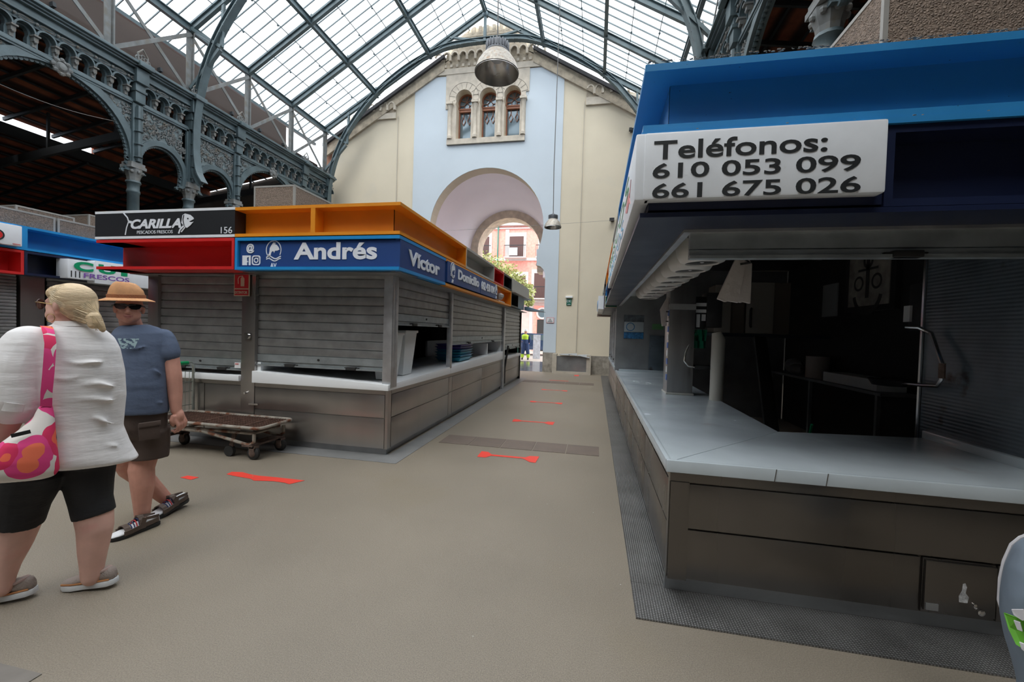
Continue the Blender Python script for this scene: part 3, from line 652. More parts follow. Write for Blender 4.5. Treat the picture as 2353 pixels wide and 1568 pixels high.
# ---------------------------------------------------------------- fascia boxes (open shallow boxes, two tiers, turned round the corner)
TT = .034
def open_box(parent, axis, plane, a0, a1, z0, z1, out, m, depth=.15, ends=(1, 1), name='fascia_box', corner=0):
    """open-fronted box. axis 'x': runs along x at y=plane; axis 'y': runs along y at x=plane; out = sign of the outward normal; ends: draw end boards"""
    q = MB(); i0, i1 = sorted((plane, plane-out*depth)); back = sorted((plane-out*depth, plane-out*(depth+.02)))
    def bb(a, b, c0, c1, za, zb): q.box(a, b, c0, c1, za, zb) if axis == 'x' else q.box(c0, c1, a, b, za, zb)
    b0, b1 = a0, a1                              # corner: +1 the box turns the corner at a1, -1 at a0; 2 the side run that meets it
    if corner == 1: b1 = a1-depth
    if corner == -1: b0 = a0+depth
    if corner == 2: a0 = a0+depth; b0 = a0+.001
    bb(a0, a1, i0, i1, z1-TT, z1); bb(a0, a1, i0, i1, z0, z0+TT); bb(b0, b1, back[0], back[1], z0+TT, z1-TT)
    if ends[0]: bb(a0, a0+TT, i0, i1, z0+TT, z1-TT)
    if ends[1]: bb(a1-TT, a1, i0, i1, z0+TT, z1-TT)
    return q.obj(name, m, parent)
def shutter(parent, axis, plane, a0, a1, z0, z1, out, pitch=.105, first=0, bar=True):
    """slatted roller shutter with a curved profile per slat, a bottom bar and two handles"""
    q = MB(); z = z0+.14; prof = []
    while z < z1:
        zt = min(z+pitch, z1)
        prof += [(0, z), (.010, z+pitch*.10), (.014, z+pitch*.5), (.010, z+pitch*.9), (0, z+pitch*.93), (-.012, z+pitch*.95), (-.012, zt)] if zt-z > pitch*.99 else [(0, z), (.01, zt)]
        z += pitch
    def pt(a, d, z): return (a, plane+out*d, z) if axis == 'x' else (plane+out*d, a, z)
    vs = []; fs = []
    for d, z in prof: vs += [pt(a0, d, z), pt(a1, d, z)]
    n = len(prof)
    for d, z in prof: vs += [pt(a0, d-.02, z), pt(a1, d-.02, z)]
    for i in range(n-1): fs += [(2*i, 2*i+1, 2*i+3, 2*i+2), (2*n+2*i, 2*n+2*i+2, 2*n+2*i+3, 2*n+2*i+1)]
    q.add(vs, fs); s = q.obj('roller_shutter', shut, parent, smooth=True, angle=30)
    b = MB(); bx = lambda m_, a, b_, d0, d1, za, zb: m_.box(a, b_, *sorted((plane+out*d0, plane+out*d1)), za, zb) if axis == 'x' else m_.box(*sorted((plane+out*d0, plane+out*d1)), a, b_, za, zb)
    bx(b, a0, a1, -.02, .018, z0+.055, z0+.14); bx(b, a0, a1, -.02, .008, z0+.02, z0+.05); bx(b, a0, a1, -.02, .035, z0, z0+.018)
    b.obj('bottom_bar', shut_bar, s)
    L = a1-a0
    if L > .8:
        for f in (.24, .72):
            h = MB(); bx(h, a0+L*f, a0+L*f+.13, 0, .05, z0+.0, z0+.035); bx(h, a0+L*f-.03, a0+L*f+.16, .0, .03, z0+.02, z0+.03); h.obj('handle', mat('black_rubber', (.02, .02, .02), .6), s, bevel=.006)
        h = MB(); c = pt((a0+a1)/2, .018, z0+.1); h.lathe([(.014, 0), (.014, .01)], c, 10, (0, out, 0) if axis == 'x' else (out, 0, 0)); h.obj('lock', mat('dark_metal', (.05, .05, .05), .5, .5), s)
    return s
def steel_base(parent, axis, plane, a0, a1, z0, z1, out, seams=(.44,), joints=(), low=(), thick=.06):
    """steel counter front: plinth behind, frame, and separate pressed panels"""
    def bb(q, a, b, d0, d1, za, zb): q.box(a, b, *sorted((plane+out*d0, plane+out*d1)), za, zb) if axis == 'x' else q.box(*sorted((plane+out*d0, plane+out*d1)), a, b, za, zb)
    q = MB(); bb(q, a0, a1, -thick, -.012, z0, z1); bb(q, a0, a1, -.012, 0, z1-.05, z1); q.obj('base_frame', steel, parent)
    p = MB(); bb(p, a0, a1, -thick-.02, -.05, 0, z0+.005); p.obj('plinth', steel_d, parent)
    zs = [z0]+list(seams)+[z1-.055]
    for k in range(len(zs)-1):
        js = [a0]+sorted(list(joints)+(list(low) if k == 0 else []))+[a1]
        for i in range(len(js)-1):
            e = MB(); bb(e, js[i]+.006, js[i+1]-.006, -.012, .002, zs[k]+.006, zs[k+1]-.004); e.obj('front_panel', steel, parent, bevel=.0015)

# ================================================================= corner stall, left of the aisle (two fronts)
ax = empty('market_stall', 'closed corner fishmonger stall with orange fascia above dark blue lettered sign boards', 'market stall', (-2.33, 4.45, 0), 'market stalls')
# front fascia
open_box(ax, 'x', 4.05, -4.075, -3.07, 2.485, 2.82, -1, orange_p, ends=(0, 0))
open_box(ax, 'x', 4.05, -3.07, -2.04, 2.485, 2.82, -1, orange_p, ends=(0, 0), corner=1)
MB().box(-3.10, -3.045, 4.051, 4.199, 2.5195, 2.7855).obj('fascia_divider', orange_p, ax)
open_box(ax, 'y', -2.04, 4.05, 6.33, 2.485, 2.82, 1, orange_p, ends=(0, 1), corner=2)
open_box(ax, 'x', 4.052, -4.075, -2.042, 2.11, 2.475, -1, blue_l, ends=(1, 0), depth=.1, corner=1)
open_box(ax, 'y', -2.042, 4.052, 5.44, 2.11, 2.475, 1, blue_l, ends=(0, 0), depth=.1, corner=2)
sb = MB().box(-4.03, -2.1, 4.08, 4.14, 2.15, 2.43).obj('sign_board', blue_s, ax)
MB().box(-2.10, -2.045, 4.078, 5.43, 2.145, 2.44).obj('sign_board', blue_s, ax)
X1, Z1 = (1, 0, 0), (0, 0, 1)
sx = lambda px_: at(px_, 580, 1, 4.08).x
lettering('Andrés', (sx(676), 4.083, 2.225), X1, Z1, sx(867)-sx(676), .19, white_let, sb, bold=.03, t=.009)
lettering('@', (sx(567), 4.083, 2.30), X1, Z1, sx(585)-sx(567), .11, white_let, sb, bold=.03, t=.009)
# square f icon and round-cornered camera icon
o = (sx(558), 4.083, 2.165); w_ = sx(577)-sx(558)
k = w_/.2
flat([[(0, 0), (.115*k, 0), (.115*k, .2*k), (0, .2*k)], [(.155*k, 0), (.2*k, 0), (.2*k, .2*k), (.155*k, .2*k)], [(.115*k, .155*k), (.155*k, .175*k), (.155*k, .2*k), (.115*k, .2*k)], [(.115*k, .085*k), (.135*k, .085*k), (.135*k, .06*k), (.115*k, .06*k)]], o, X1, Z1, white_let, sb, 'square_f_icon', t=.009)
o = (sx(580), 4.083, 2.165); r = .1*k
rs = []
def rrect(cx, cy_, h, rad, n=5):
    P = []
    for (sx_, sy_, a) in ((1, 1, 0), (-1, 1, PI/2), (-1, -1, PI), (1, -1, 3*PI/2)):
        for j in range(n+1): P.append((cx+sx_*(h-rad)+rad*math.cos(a+PI/2*j/n), cy_+sy_*(h-rad)+rad*math.sin(a+PI/2*j/n)))
    return P
A, B = rrect(r, r, r, r*.5), rrect(r, r, r*.76, r*.36)
rs = [[A[i], A[(i+1) % len(A)], B[(i+1) % len(B)], B[i]] for i in range(len(A))]+ringp(r, r, r*.34, r*.54, n=16)+[[(r*1.4, r*1.4), (r*1.55, r*1.4), (r*1.55, r*1.55), (r*1.4, r*1.55)]]
flat(rs, o, X1, Z1, white_let, sb, 'camera_icon', t=.009)
av_emblem((sx(629), 4.083, 2.315), X1, Z1, .21, sb)
YU = (0, 1, 0)
lettering('Víctor', (-2.044, 4.27, 2.20), YU, Z1, .93, .17, white_let, sb, bold=.03, t=.009)
# second lower box (orange frame) and its sign, then the black and the pale end boxes along the aisle
ab = empty('market_stall', 'closed aisle stall with orange-framed Domicilio sign and half-lowered shutter over blue trays', 'market stall', (-2.33, 5.45, 0), 'market stalls')
open_box(ab, 'y', -2.04, 5.44, 10.0, 2.105, 2.475, 1, orange_p, ends=(0, 1))
open_box(ab, 'y', -2.04, 6.33, 8.2, 2.485, 2.82, 1, grey_p, ends=(1, 1), depth=.22)
open_box(ab, 'y', -2.04, 8.2, 9.1, 2.485, 2.80, 1, red_p, ends=(1, 1), depth=.22)
s2 = MB().box(-2.09, -2.03, 5.47, 7.16, 2.16, 2.45).box(-2.09, -2.03, 7.18, 8.46, 2.16, 2.45).obj('sign_board', blue_s, ab)
av_emblem((-2.028, 5.68, 2.34), YU, Z1, .2, s2)
lettering('Domicilio', (-2.028, 5.92, 2.25), YU, Z1, 1.12, .15, white_let, s2, bold=.03, t=.009)
lettering('662 450 804', (-2.028, 7.2, 2.24), YU, Z1, 1.0, .15, white_let, s2, bold=.03, t=.009)
av_emblem((-2.028, 8.35, 2.33), YU, Z1, .19, s2)
MB().lathe([(.05, 0), (.09, .05), (.1, .1), (.03, .14)], (-2.1, 9.0, 2.2), 12).box(-2.15, -2.05, 8.7, 9.3, 2.14, 2.16).obj('flood_light', mat('lamp_grey', (.5, .5, .5), .4), ab)
ac = empty('market_stall', 'last closed stall of the left row with black and pale grey fascia boxes', 'market stall', (-2.33, 10.55, 0), 'market stalls')
open_box(ac, 'y', -2.04, 9.1, 10.0, 2.485, 2.80, 1, black_p, depth=.22)
open_box(ac, 'y', -2.04, 10.0, 10.95, 2.12, 2.475, 1, black_p, depth=.22)
MB().box(-2.4, -2.02, 10.0, 12.6, 2.485, 2.80).box(-2.42, -1.95, 10.0, 12.65, 2.46, 2.5).obj('fascia_box', grey_p, ac)
MB().box(-2.4, -2.06, 10.95, 12.0, 2.13, 2.46).obj('fascia_box', mat('grey_blue_panel', hexc(120, 145, 165), .45), ac)
MB().prism([(0, 0), (.55, -.02), (.1, .1), (0, .1)], (-2.05, 12.0, 2.13), X1, Z1, (0, .8, 0)).obj('awning_flap', mat('grey_blue_panel', (.1, .1, .1)), ac)
# shutters and posts of the corner stall
shutter(ax, 'x', 4.47, -4.125, -2.40, .98, 2.13, -1)
shutter(ax, 'y', -2.35, 4.56, 6.42, 1.53, 2.12, 1)
shutter(ab, 'y', -2.35, 6.52, 10.40, 1.24, 2.12, 1)
shutter(ac, 'y', -2.35, 10.60, 12.95, 1.0, 2.12, 1)
galv = mat('galvanised_post', (.52, .53, .55), .4, .8, var=(8, .15))
MB().box(-2.40, -2.29, 4.41, 4.47, .80, 2.12).box(-2.335, -2.29, 4.4705, 4.56, .80, 2.12).obj('corner_post', galv, ax, bevel=.004)
MB().box(-2.37, -2.30, 6.43, 6.52, .86, 2.12).obj('post', galv, ab, bevel=.004)
MB().box(-2.37, -2.29, 10.42, 10.58, .0, 2.12).obj('post', galv, ab, bevel=.004)
MB().box(-2.37, -2.30, 12.95, 13.02, .0, 2.12).obj('post', mat('dark_metal', (.05, .05, .05)), ac, bevel=.004)
pm = MB().box(-4.32, -4.125, 4.41, 4.52, 0, 2.12).obj('steel_pillar', steel, ax, bevel=.004)
MB().box(-4.26, -4.17, 4.395, 4.412, 1.3, 1.38).lathe([(.03, 0), (.03, .02)], (-4.215, 4.40, 1.34), 10, (0, -1, 0)).obj('lock_plate', mat('chrome', (.7, .7, .7), .2, 1.), pm)
MB().lathe([(.012, 0), (.014, .03)], (-4.24, 4.41, .63), 8, (0, -1, 0)).box(-4.18, -4.05, 4.385, 4.41, .49, .51).obj('latch', mat('chrome', (.7, .7, .7)), pm)
# counters: white sloping fish counters
def wedge(parent, P, name='counter_top', m=white_w):
    q = MB(); n = len(P)
    q.add([(x, y, a) for x, y, a, b in P]+[(x, y, b) for x, y, a, b in P], [tuple(range(n))[::-1], tuple(range(n, 2*n))]+[(i, (i+1) % n, (i+1) % n+n, i+n) for i in range(n)])
    return q.obj(name, m, parent, bevel=.006)
wedge(ax, [(-4.125, 4.37, .77, .915), (-2.30, 4.37, .77, .838), (-2.30, 6.47, .77, .885), (-3.4, 6.47, .77, .885), (-3.4, 5.35, .77, .86), (-4.125, 5.35, .77, .915)])
MB().box(-4.12, -4.07, 4.45, 5.0, .9, 1.02).obj('counter_cheek', white_w, ax)
wedge(ab, [(-2.30, 6.475, .77, .885), (-2.30, 10.44, .77, .975), (-3.4, 10.44, .77, .975), (-3.4, 6.475, .77, .885)])
MB().box(-3.4, -2.36, 10.38, 10.42, .97, 1.24).box(-2.9, -2.38, 9.1, 9.14, .94, 1.2).box(-3.4, -3.36, 8.0, 10.4, .93, 1.25).obj('counter_cheek', white_w, ab)
wedge(ac, [(-2.30, 10.85, .74, .82), (-2.30, 13.0, .74, .82), (-3.2, 13.0, .74, .82), (-3.2, 10.85, .74, .82)])
steel_base(ax, 'x', 4.42, -4.125, -2.36, .08, .77, -1)
steel_base(ax, 'y', -2.325, 4.505, 6.45, .08, .77, 1)
MB().box(-2.358, -2.325, 4.42, 4.5, .08, .77).obj('corner_trim', steel, ax)
steel_base(ab, 'y', -2.325, 6.45, 10.42, .08, .77, 1, seams=(.46,), joints=(6.62, 8.5))
steel_base(ac, 'y', -2.325, 10.9, 13.0, .08, .74, 1, seams=(.42,))
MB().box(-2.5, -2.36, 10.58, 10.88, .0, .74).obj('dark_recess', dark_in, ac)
# carcass: back walls and ceiling so the insides stay dark
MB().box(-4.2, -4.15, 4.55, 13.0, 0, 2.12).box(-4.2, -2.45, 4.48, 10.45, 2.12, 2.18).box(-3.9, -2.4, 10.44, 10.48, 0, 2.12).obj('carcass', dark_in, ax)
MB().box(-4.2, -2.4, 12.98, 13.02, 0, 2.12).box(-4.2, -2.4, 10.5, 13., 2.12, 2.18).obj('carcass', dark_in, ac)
MB().box(-4.07, -2.07, 4.16, 4.60, 2.10, 2.107).box(-2.6, -2.12, 4.16, 10, 2.0975, 2.1045).obj('soffit', steel_d, ax)
MB().box(-2.6, -2.12, 10.01, 13, 2.0975, 2.1045).obj('soffit', steel_d, ac)
MB().box(-6.0, -4.09, 4.36, 4.6, 2.10, 2.107).obj('soffit', steel_d, ax)
MB().box(-4.07, -2.07, 4.08, 10, 2.821, 2.83).obj('dusty_top', dust, ax)
# white bins and blue trays standing on the counter
def bin_(x, y, z, w, d, h, lab):
    P = [(0, 0), (1, 0), (1, 1), (0, 1)]; q = MB(); e = .05
    lo = [(x-w/2+e, y-d/2+e), (x+w/2-e, y-d/2+e), (x+w/2-e, y+d/2-e), (x-w/2+e, y+d/2-e)]; hi = [(x-w/2, y-d/2), (x+w/2, y-d/2), (x+w/2, y+d/2), (x-w/2, y+d/2)]
    q.rings([[V((a, b, z)) for a, b in lo], [V((a, b, z+h)) for a, b in hi]])
    t = empty('polystyrene_box', lab, 'box', (x, y, z), 'white boxes on the corner counter')
    q.obj('box_body', mat('polystyrene', (.72, .74, .74), .7, bump=(200, .1)), t, bevel=.01); MB().box(x-w/2-.012, x+w/2+.012, y-d/2-.012, y+d/2+.012, z+h-.03, z+h+.004).obj('rim', mat('polystyrene', (1, 1, 1)), t, bevel=.006)
bin_(-2.56, 4.82, .855, .26, .36, .58, 'white tapered plastic box just behind the corner post, the nearer of two')
bin_(-2.60, 5.28, .865, .30, .36, .60, 'white tapered plastic box behind the nearer one on the corner counter')
tray_m = [mat('blue_tray', (.02, .17, .32), .35), mat('teal_tray', (.02, .25, .36), .35), mat('purple_tray', (.07, .06, .28), .35)]
for k_ in range(6):
    x, y, z = -2.62+.012*(k_ % 2), 7.55, .915+k_*.048
    q = MB().rings([[V((x+sx_*.20, y+sy_*.30, z)) for sx_, sy_ in ((-1, -1), (1, -1), (1, 1), (-1, 1))], [V((x+sx_*.24, y+sy_*.36, z+.07)) for sx_, sy_ in ((-1, -1), (1, -1), (1, 1), (-1, 1))]])
    q.box(x-.25, x+.25, y-.37, y+.37, z+.062, z+.075)
    tag(q.obj('plastic_tray', tray_m[(1, 0, 1, 0, 2, 2)[k_]], bevel=.008), 'stacked %s plastic tray on the aisle counter, %s' % (('teal', 'blue', 'teal', 'blue', 'purple', 'purple')[k_], ('bottom of the stack', 'second from the bottom', 'third from the bottom', 'fourth from the bottom', 'second from the top', 'top of the stack')[k_]), 'tray', 'stack of plastic trays')
tag(MB().beam((-2.33, 10.72, .35), (-2.28, 10.95, 1.1), .03, .06).obj('black_plank', mat('black_rubber', (0, 0, 0))), 'thin black board leaning in the dark gap before the last left stall', 'board')
# ================================================================= black and white lettered stall at the left end of the front row
ca = empty('market_stall', 'closed stall with black sign reading Carilla above a red open fascia box', 'market stall', (-5.8, 4.45, 0), 'market stalls')
q = MB().box(-6.12, -4.08, 4.05, 4.2, 2.795, 2.825).box(-6.12, -4.08, 4.05, 4.2, 2.485, 2.515).obj('sign_frame', white_s, ca)
sb = MB().box(-6.12, -4.08, 4.052, 4.2, 2.515, 2.795).box(-6.12, -6.0, 4.07, 9, 2.5, 2.8).obj('sign_board', black_p, ca)
cx = lambda p_: at(p_, 517, 1, 4.05).x
lettering('CARILLA', (cx(301), 4.05, 2.60), X1, Z1, cx(417)-cx(301), .115, white_let, sb, bold=.04, shear=.25, t=.004)
lettering('PESCADOS FRESCOS', (cx(315), 4.051, 2.54), X1, Z1, cx(397)-cx(315), .038, white_let, sb, bold=.0, t=.003)
lettering('156', (cx(508), 4.05, 2.525), X1, Z1, cx(534)-cx(508), .075, white_let, sb, bold=.0, t=.004)
fx = cx(417); s_ = (cx(446)-cx(417))
flat([[(0, .0), (.15*s_, -.15*s_), (.45*s_, -.35*s_), (.7*s_, -.2*s_), (.98*s_, .05*s_), (.75*s_, .02*s_), (.62*s_, .06*s_), (.98*s_, .22*s_), (.95*s_, .32*s_), (.7*s_, .5*s_), (.3*s_, .6*s_), (.1*s_, .5*s_)]]+quadsof([(.2*s_, -.2*s_), (-.1*s_, -.45*s_), (-.2*s_, -.7*s_)], .02)+quadsof([(.3*s_, -.3*s_), (.1*s_, -.5*s_), (0, -.6*s_)], .015), (fx, 4.05, 2.66), X1, Z1, white_let, sb, 'fish_head_emblem', t=.004)
flat([[(.5*s_, .22*s_), (.58*s_, .22*s_), (.58*s_, .3*s_), (.5*s_, .3*s_)]]+quadsof([(.22*s_, .5*s_), (.15*s_, .2*s_), (.25*s_, -.2*s_)], .008), (fx, 4.045, 2.66), X1, Z1, black_p, sb, 'fish_eye', t=.004)
flat(quadsof([(0, .145), (.06, .09), (.08, .04), (.05, -.03), (.03, -.12)], .014)+quadsof([(.08, .04), (.13, .03)], .03), (cx(284), 4.05, 2.65), X1, Z1, white_let, sb, 'fish_tail_emblem', t=.004)
open_box(ca, 'x', 4.052, -6.1, -4.085, 2.115, 2.475, -1, red_p, ends=(0, 1), depth=.3)
MB().box(-6.10, -5.7, 4.06, 9, 2.441, 2.475).box(-6.1, -5.7, 4.06, 9, 2.115, 2.149).box(-5.8, -5.78, 4.36, 9, 2.11, 2.47).obj('fascia_side', red_p, ca)
shutter(ca, 'x', 4.47, -5.62, -4.33, .90, 2.13, -1)
MB().box(-5.78, -5.62, 4.42, 4.52, 0, 2.12).obj('steel_pillar', steel, ca, bevel=.004)
wedge(ca, [(-5.62, 4.38, .775, .845), (-4.325, 4.38, .775, .845), (-4.325, 5.2, .775, .845), (-5.62, 5.2, .775, .845)])
steel_base(ca, 'x', 4.43, -5.62, -4.325, .08, .775, -1, seams=(.3,), joints=(-4.88,))
MB().box(-5.78, -5.74, 4.5, 9, 0, 2.12).box(-5.78, -4.2, 4.5, 9, 2.12, 2.16).obj('carcass', shut, ca)
MB().box(-6.1, -4.1, 4.08, 9, 2.826, 2.832).obj('dusty_top', dust, ca)
MB().box(-4.45, -4.36, 4.445, 4.452, .93, 1.0).obj('sticker', mat('paper', (.75, .75, .76), .8), ca)
MB().box(-4.44, -4.39, 4.442, 4.448, .975, .99).obj('sticker_print', mat('faded_red', (.6, .2, .2), .8), ca)
# fire extinguisher sign on the steel pillar
es = empty('fire_extinguisher_sign', 'red and cream EXTINTOR sign hung on the steel pillar between the two closed stalls', 'sign', (-4.29, 4.39, 1.84))
MB().box(-4.415, -4.19, 4.385, 4.392, 1.835, 2.13).obj('backing', mat('cream_plastic', (.62, .55, .42), .5), es)
MB().box(-4.40, -4.205, 4.380, 4.386, 1.93, 2.115).box(-4.40, -4.205, 4.380, 4.386, 1.845, 1.915).obj('red_field', mat('sign_red', (.55, .02, .03), .45), es)
cream_l = mat('cream_plastic', (0, 0, 0))
lettering('EXTINTOR', (-4.395, 4.380, 1.862), X1, Z1, .18, .034, cream_l, es, bold=.02, t=.003)
flat([[(.0, 0), (.05, 0), (.052, .09), (.045, .105), (.03, .115), (.03, .13), (.018, .13), (.018, .115), (.005, .105), (-.002, .09)]]+quadsof([(.02, .125), (-.02, .12), (-.04, .09), (-.035, .03)], .008), (-4.31, 4.380, 1.955), X1, Z1, cream_l, es, 'extinguisher_pictogram', t=.003)
# ================================================================= stalls beyond the side aisle, far left
fl = empty('market_stall', 'blue and navy fascia stall at the far left with sign 111 FRESCOS', 'market stall', (-8.5, 5, 0), 'market stalls')
FXP = -8.2
open_box(fl, 'y', FXP, 4.56, 8.6, 2.47, 2.82, 1, blue_l, depth=.25)
open_box(fl, 'y', FXP, 4.56, 8.6, 2.11, 2.46, 1, navy, depth=.25)
b1 = MB().box(-8.28, -8.045, 4.97, 8.5, 2.12, 2.42).obj('sign_board', white_s, fl, bevel=.005)
b2 = MB().box(-8.2, -8.035, 5.32, 8.5, 2.08, 2.45).obj('sign_board', white_s, fl, bevel=.005)
green_l = mat('green_lettering', (.0, .32, .14), .4); purple_l = mat('purple_lettering', (.22, .1, .42), .4)
XN = -8.045
lettering('111', (XN, 5.01, 2.14), YU, Z1, .12, .10, black_let, b1, bold=.02, t=.002)
for ch_, a_, w_ in (('C', 5.04, .26), ('U', 5.37, .25), ('I', 5.70, .10)): lettering(ch_, (XN+.012, a_, 2.25), YU, Z1, w_, .15, green_l, b1, bold=.05, t=.002)
lettering('FRESCOS', (XN+.012, 5.17, 2.15), YU, Z1, .66, .075, purple_l, b1, bold=.015, t=.002)
fm = empty('market_stall', 'far left stall cut by the picture edge, red lower fascia box and white round-logo sign', 'market stall', (-8.5, 3, 0), 'market stalls')
open_box(fm, 'y', FXP, 2.2, 4.56, 2.47, 2.82, 1, blue_l, depth=.25)
open_box(fm, 'y', FXP, 2.2, 4.555, 2.11, 2.46, 1, red_p, depth=.25)
b3 = MB().box(-8.2, -8.1, 3.0, 4.48, 2.50, 2.79).obj('sign_board', white_s, fm, bevel=.01)
flat(ringp(0, 0, .06, .075), (-8.095, 4.22, 2.62), YU, Z1, black_let, b3, 'round_logo'); flat(ringp(0, 0, .0, .055), (-8.095, 4.22, 2.62), YU, Z1, red_p, b3, 'round_logo_disc')
MB().box(-8.099, -8.095, 4.38, 4.46, 2.515, 2.53).obj('maker_mark', mat('faded_red', (0, 0, 0)), b3)
shutter(fm, 'y', -8.48, 2.3, 4.62, .95, 2.12, 1, pitch=.05)
shutter(fl, 'y', -8.48, 4.98, 8.4, .95, 2.12, 1, pitch=.09)
MB().box(-8.6, -8.46, 4.66, 4.94, 0, 2.12).obj('steel_pillar', steel, fl)
for p_, a, b_ in ((fm, 2.2, 4.6), (fl, 4.95, 8.6)):
    MB().box(-9.3, -8.42, a, b_, .8, .88).obj('counter_top', marble, p_); steel_base(p_, 'y', -8.46, a, b_, .08, .8, 1)
MB().box(-9.6, -9.5, 2.2, 8.6, 0, 2.12).box(-9.6, -8.5, 2.2, 8.6, 2.12, 2.16).obj('carcass', dark_in, fl)
# woven mesh cages on the stall roofs
mesh_m = mat('woven_mesh', (.25, .19, .15), .85, 0, var=(40, .3), bump=(60, 1., 'vor'))
al = mat('pale_aluminium', (.36, .35, .33), .55, .4)
def cage(x0, x1, y0, y1, z0, z1, lab):
    t = empty('mesh_cage', lab, 'mesh cage', ((x0+x1)/2, (y0+y1)/2, z0), 'mesh cages on the stall roofs')
    MB().box(x0, x1, y0, y0+.02, z0, z1).box(x0, x1, y1-.02, y1, z0, z1).box(x0, x0+.02, y0, y1, z0, z1).box(x1-.02, x1, y0, y1, z0, z1).obj('mesh_panel', mesh_m, t)
    q = MB(); w = .022
    for a in (x0, x1-w):
        for b in (y0, y1-w): q.box(a-.003, a+w+.003, b-.003, b+w+.003, z0, z1)
    for b in (y0, y1-w): q.box(x0, x1, b-.004, b+w+.004, z1-w, z1+.004)
    for a in (x0, x1-w): q.box(a-.004, a+w+.004, y0, y1, z1-w, z1+.004)
    q.obj('cage_frame', al, t)
cage(-5.15, -4.45, 5.45, 9.5, 2.86, 3.58, 'brown mesh cage on the roof behind the orange fascia')
cage(-9.4, -8.35, 1.5, 5.0, 2.84, 3.06, 'low brown mesh cage on the far left stall roof, nearer one')
cage(-9.4, -8.35, 5.03, 8.6, 2.84, 3.06, 'low brown mesh cage on the far left stall roof, further one')
cage(-10.4, -9.55, 5.2, 6.0, 2.84, 3.36, 'pale-framed mesh cage standing behind the low ones')
cage(-10.5, -9.6, 6.25, 8.5, 2.84, 3.50, 'taller mesh cage beside the black sign, far left')
cage(1.63, 4.5, 2.9, 7.0, 2.86, 3.66, 'large brown mesh cage on the roof of the open blue stall')
# ================================================================= open blue stall on the right
rs_ = empty('market_stall', 'open stall with blue fascia and white Teléfonos sign over marble counter', 'market stall', (.45, 2.5, 0), 'market stalls')
for nm, args in (('u', None),):
    open_box(rs_, 'x', 2.15, .2, 4.6, 2.50, 2.83, -1, blue_m, ends=(0, 0), depth=.14, corner=-1)
    open_box(rs_, 'y', .2, 2.15, 4.5, 2.50, 2.83, -1, blue_m, ends=(0, 1), depth=.14, corner=2)
    MB().box(.195, 4.6, 2.145, 2.30, 2.472, 2.4995).box(.195, .34, 2.302, 6.0, 2.472, 2.4995).obj('fascia_ledge', blue_m, rs_)
    open_box(rs_, 'x', 2.16, 1.25, 4.6, 2.11, 2.47, -1, navy, ends=(1, 0), depth=.14)
MB().box(.24, 1.248, 2.17, 2.3, 2.122, 2.47).box(.24, .36, 2.302, 6.0, 2.122, 2.47).box(.2, 4.6, 2.16, 2.42, 2.085, 2.108).box(.2, .46, 2.4205, 8.6, 2.085, 2.108).obj('fascia_underside', navy, rs_)
MB().box(.461, .50, 2.461, 8.6, 2.07, 2.12).box(.461, 4.6, 2.421, 2.46, 2.07, 2.12).obj('track_rail', galv, rs_)
ts = MB().box(.205, 1.222, 2.10, 2.17, 2.155, 2.475).obj('sign_board', white_s, rs_, bevel=.012)
tx = lambda p_, y: at(p_, y, 1, 2.098).x; tz = lambda p_, y: at(p_, y, 1, 2.098).z
def tline(s, x0, y0, x1, y1, h, bold=.014):
    a, b = at(x0, y0, 1, 2.098), at(x1, y1, 1, 2.098); u = (b-a); w = u.length
    lettering(s, (a.x, 2.1, a.z), (1, 0, 0), Z1, b.x-a.x, h, black_let, ts, bold=bold, t=.003)
tline('Teléfonos:', 1502, 367, 1901, 350, .088)
tline('610 053 099', 1499, 411, 1977, 395, .072)
tline('661 675 026', 1498, 457, 1977, 442, .072)
ss = MB().box(.165, .24, 2.105, 6.1, 2.155, 2.475).obj('sign_board', white_s, rs_, bevel=.01)
YD = (0, -1, 0)
grn = mat('faded_green', (.16, .36, .2), .6); lbl = mat('faded_blue', (.25, .5, .7), .6); fpk = mat('faded_pink', (.7, .28, .28), .6)
lettering('FRESCOS', (.165, 5.7, 2.32), YD, Z1, 3.2, .11, grn, ss, bold=-.01, t=.003)
lettering('MARISCOS', (.165, 5.9, 2.185), YD, Z1, 3.0, .10, lbl, ss, bold=-.01, t=.003)
flat([[(0, 0), (.16, .05), (.3, .03), (.36, .08), (.3, .0), (.36, -.05), (.28, -.02), (.14, -.04)]], (.165, 2.7, 2.26), YD, Z1, fpk, ss, 'fish_emblem', t=.003)
MB().box(.22, 4.6, 2.175, 9.0, 2.831, 2.84).obj('dusty_top', dust, rs_)
dl = MB(); rnd = random.Random(3)
for _ in range(520):
    if _ % 3: x, y = rnd.uniform(.2, 4), 2.15+rnd.uniform(0, .02)
    else: x, y = rnd.uniform(.2, 4), 2.15+rnd.uniform(0, .02)
    z = 2.845 if _ % 4 else 2.502; r = rnd.uniform(.0015, .005)
    dl.ball((x, y, z+r*.3), (r*2.2, r, r*.8), 5, 3)
tag(dl.obj('dust_clumps', dust), kind='stuff', label='grey dust fluff lying along the top edges of the blue fascia', cat='dust')
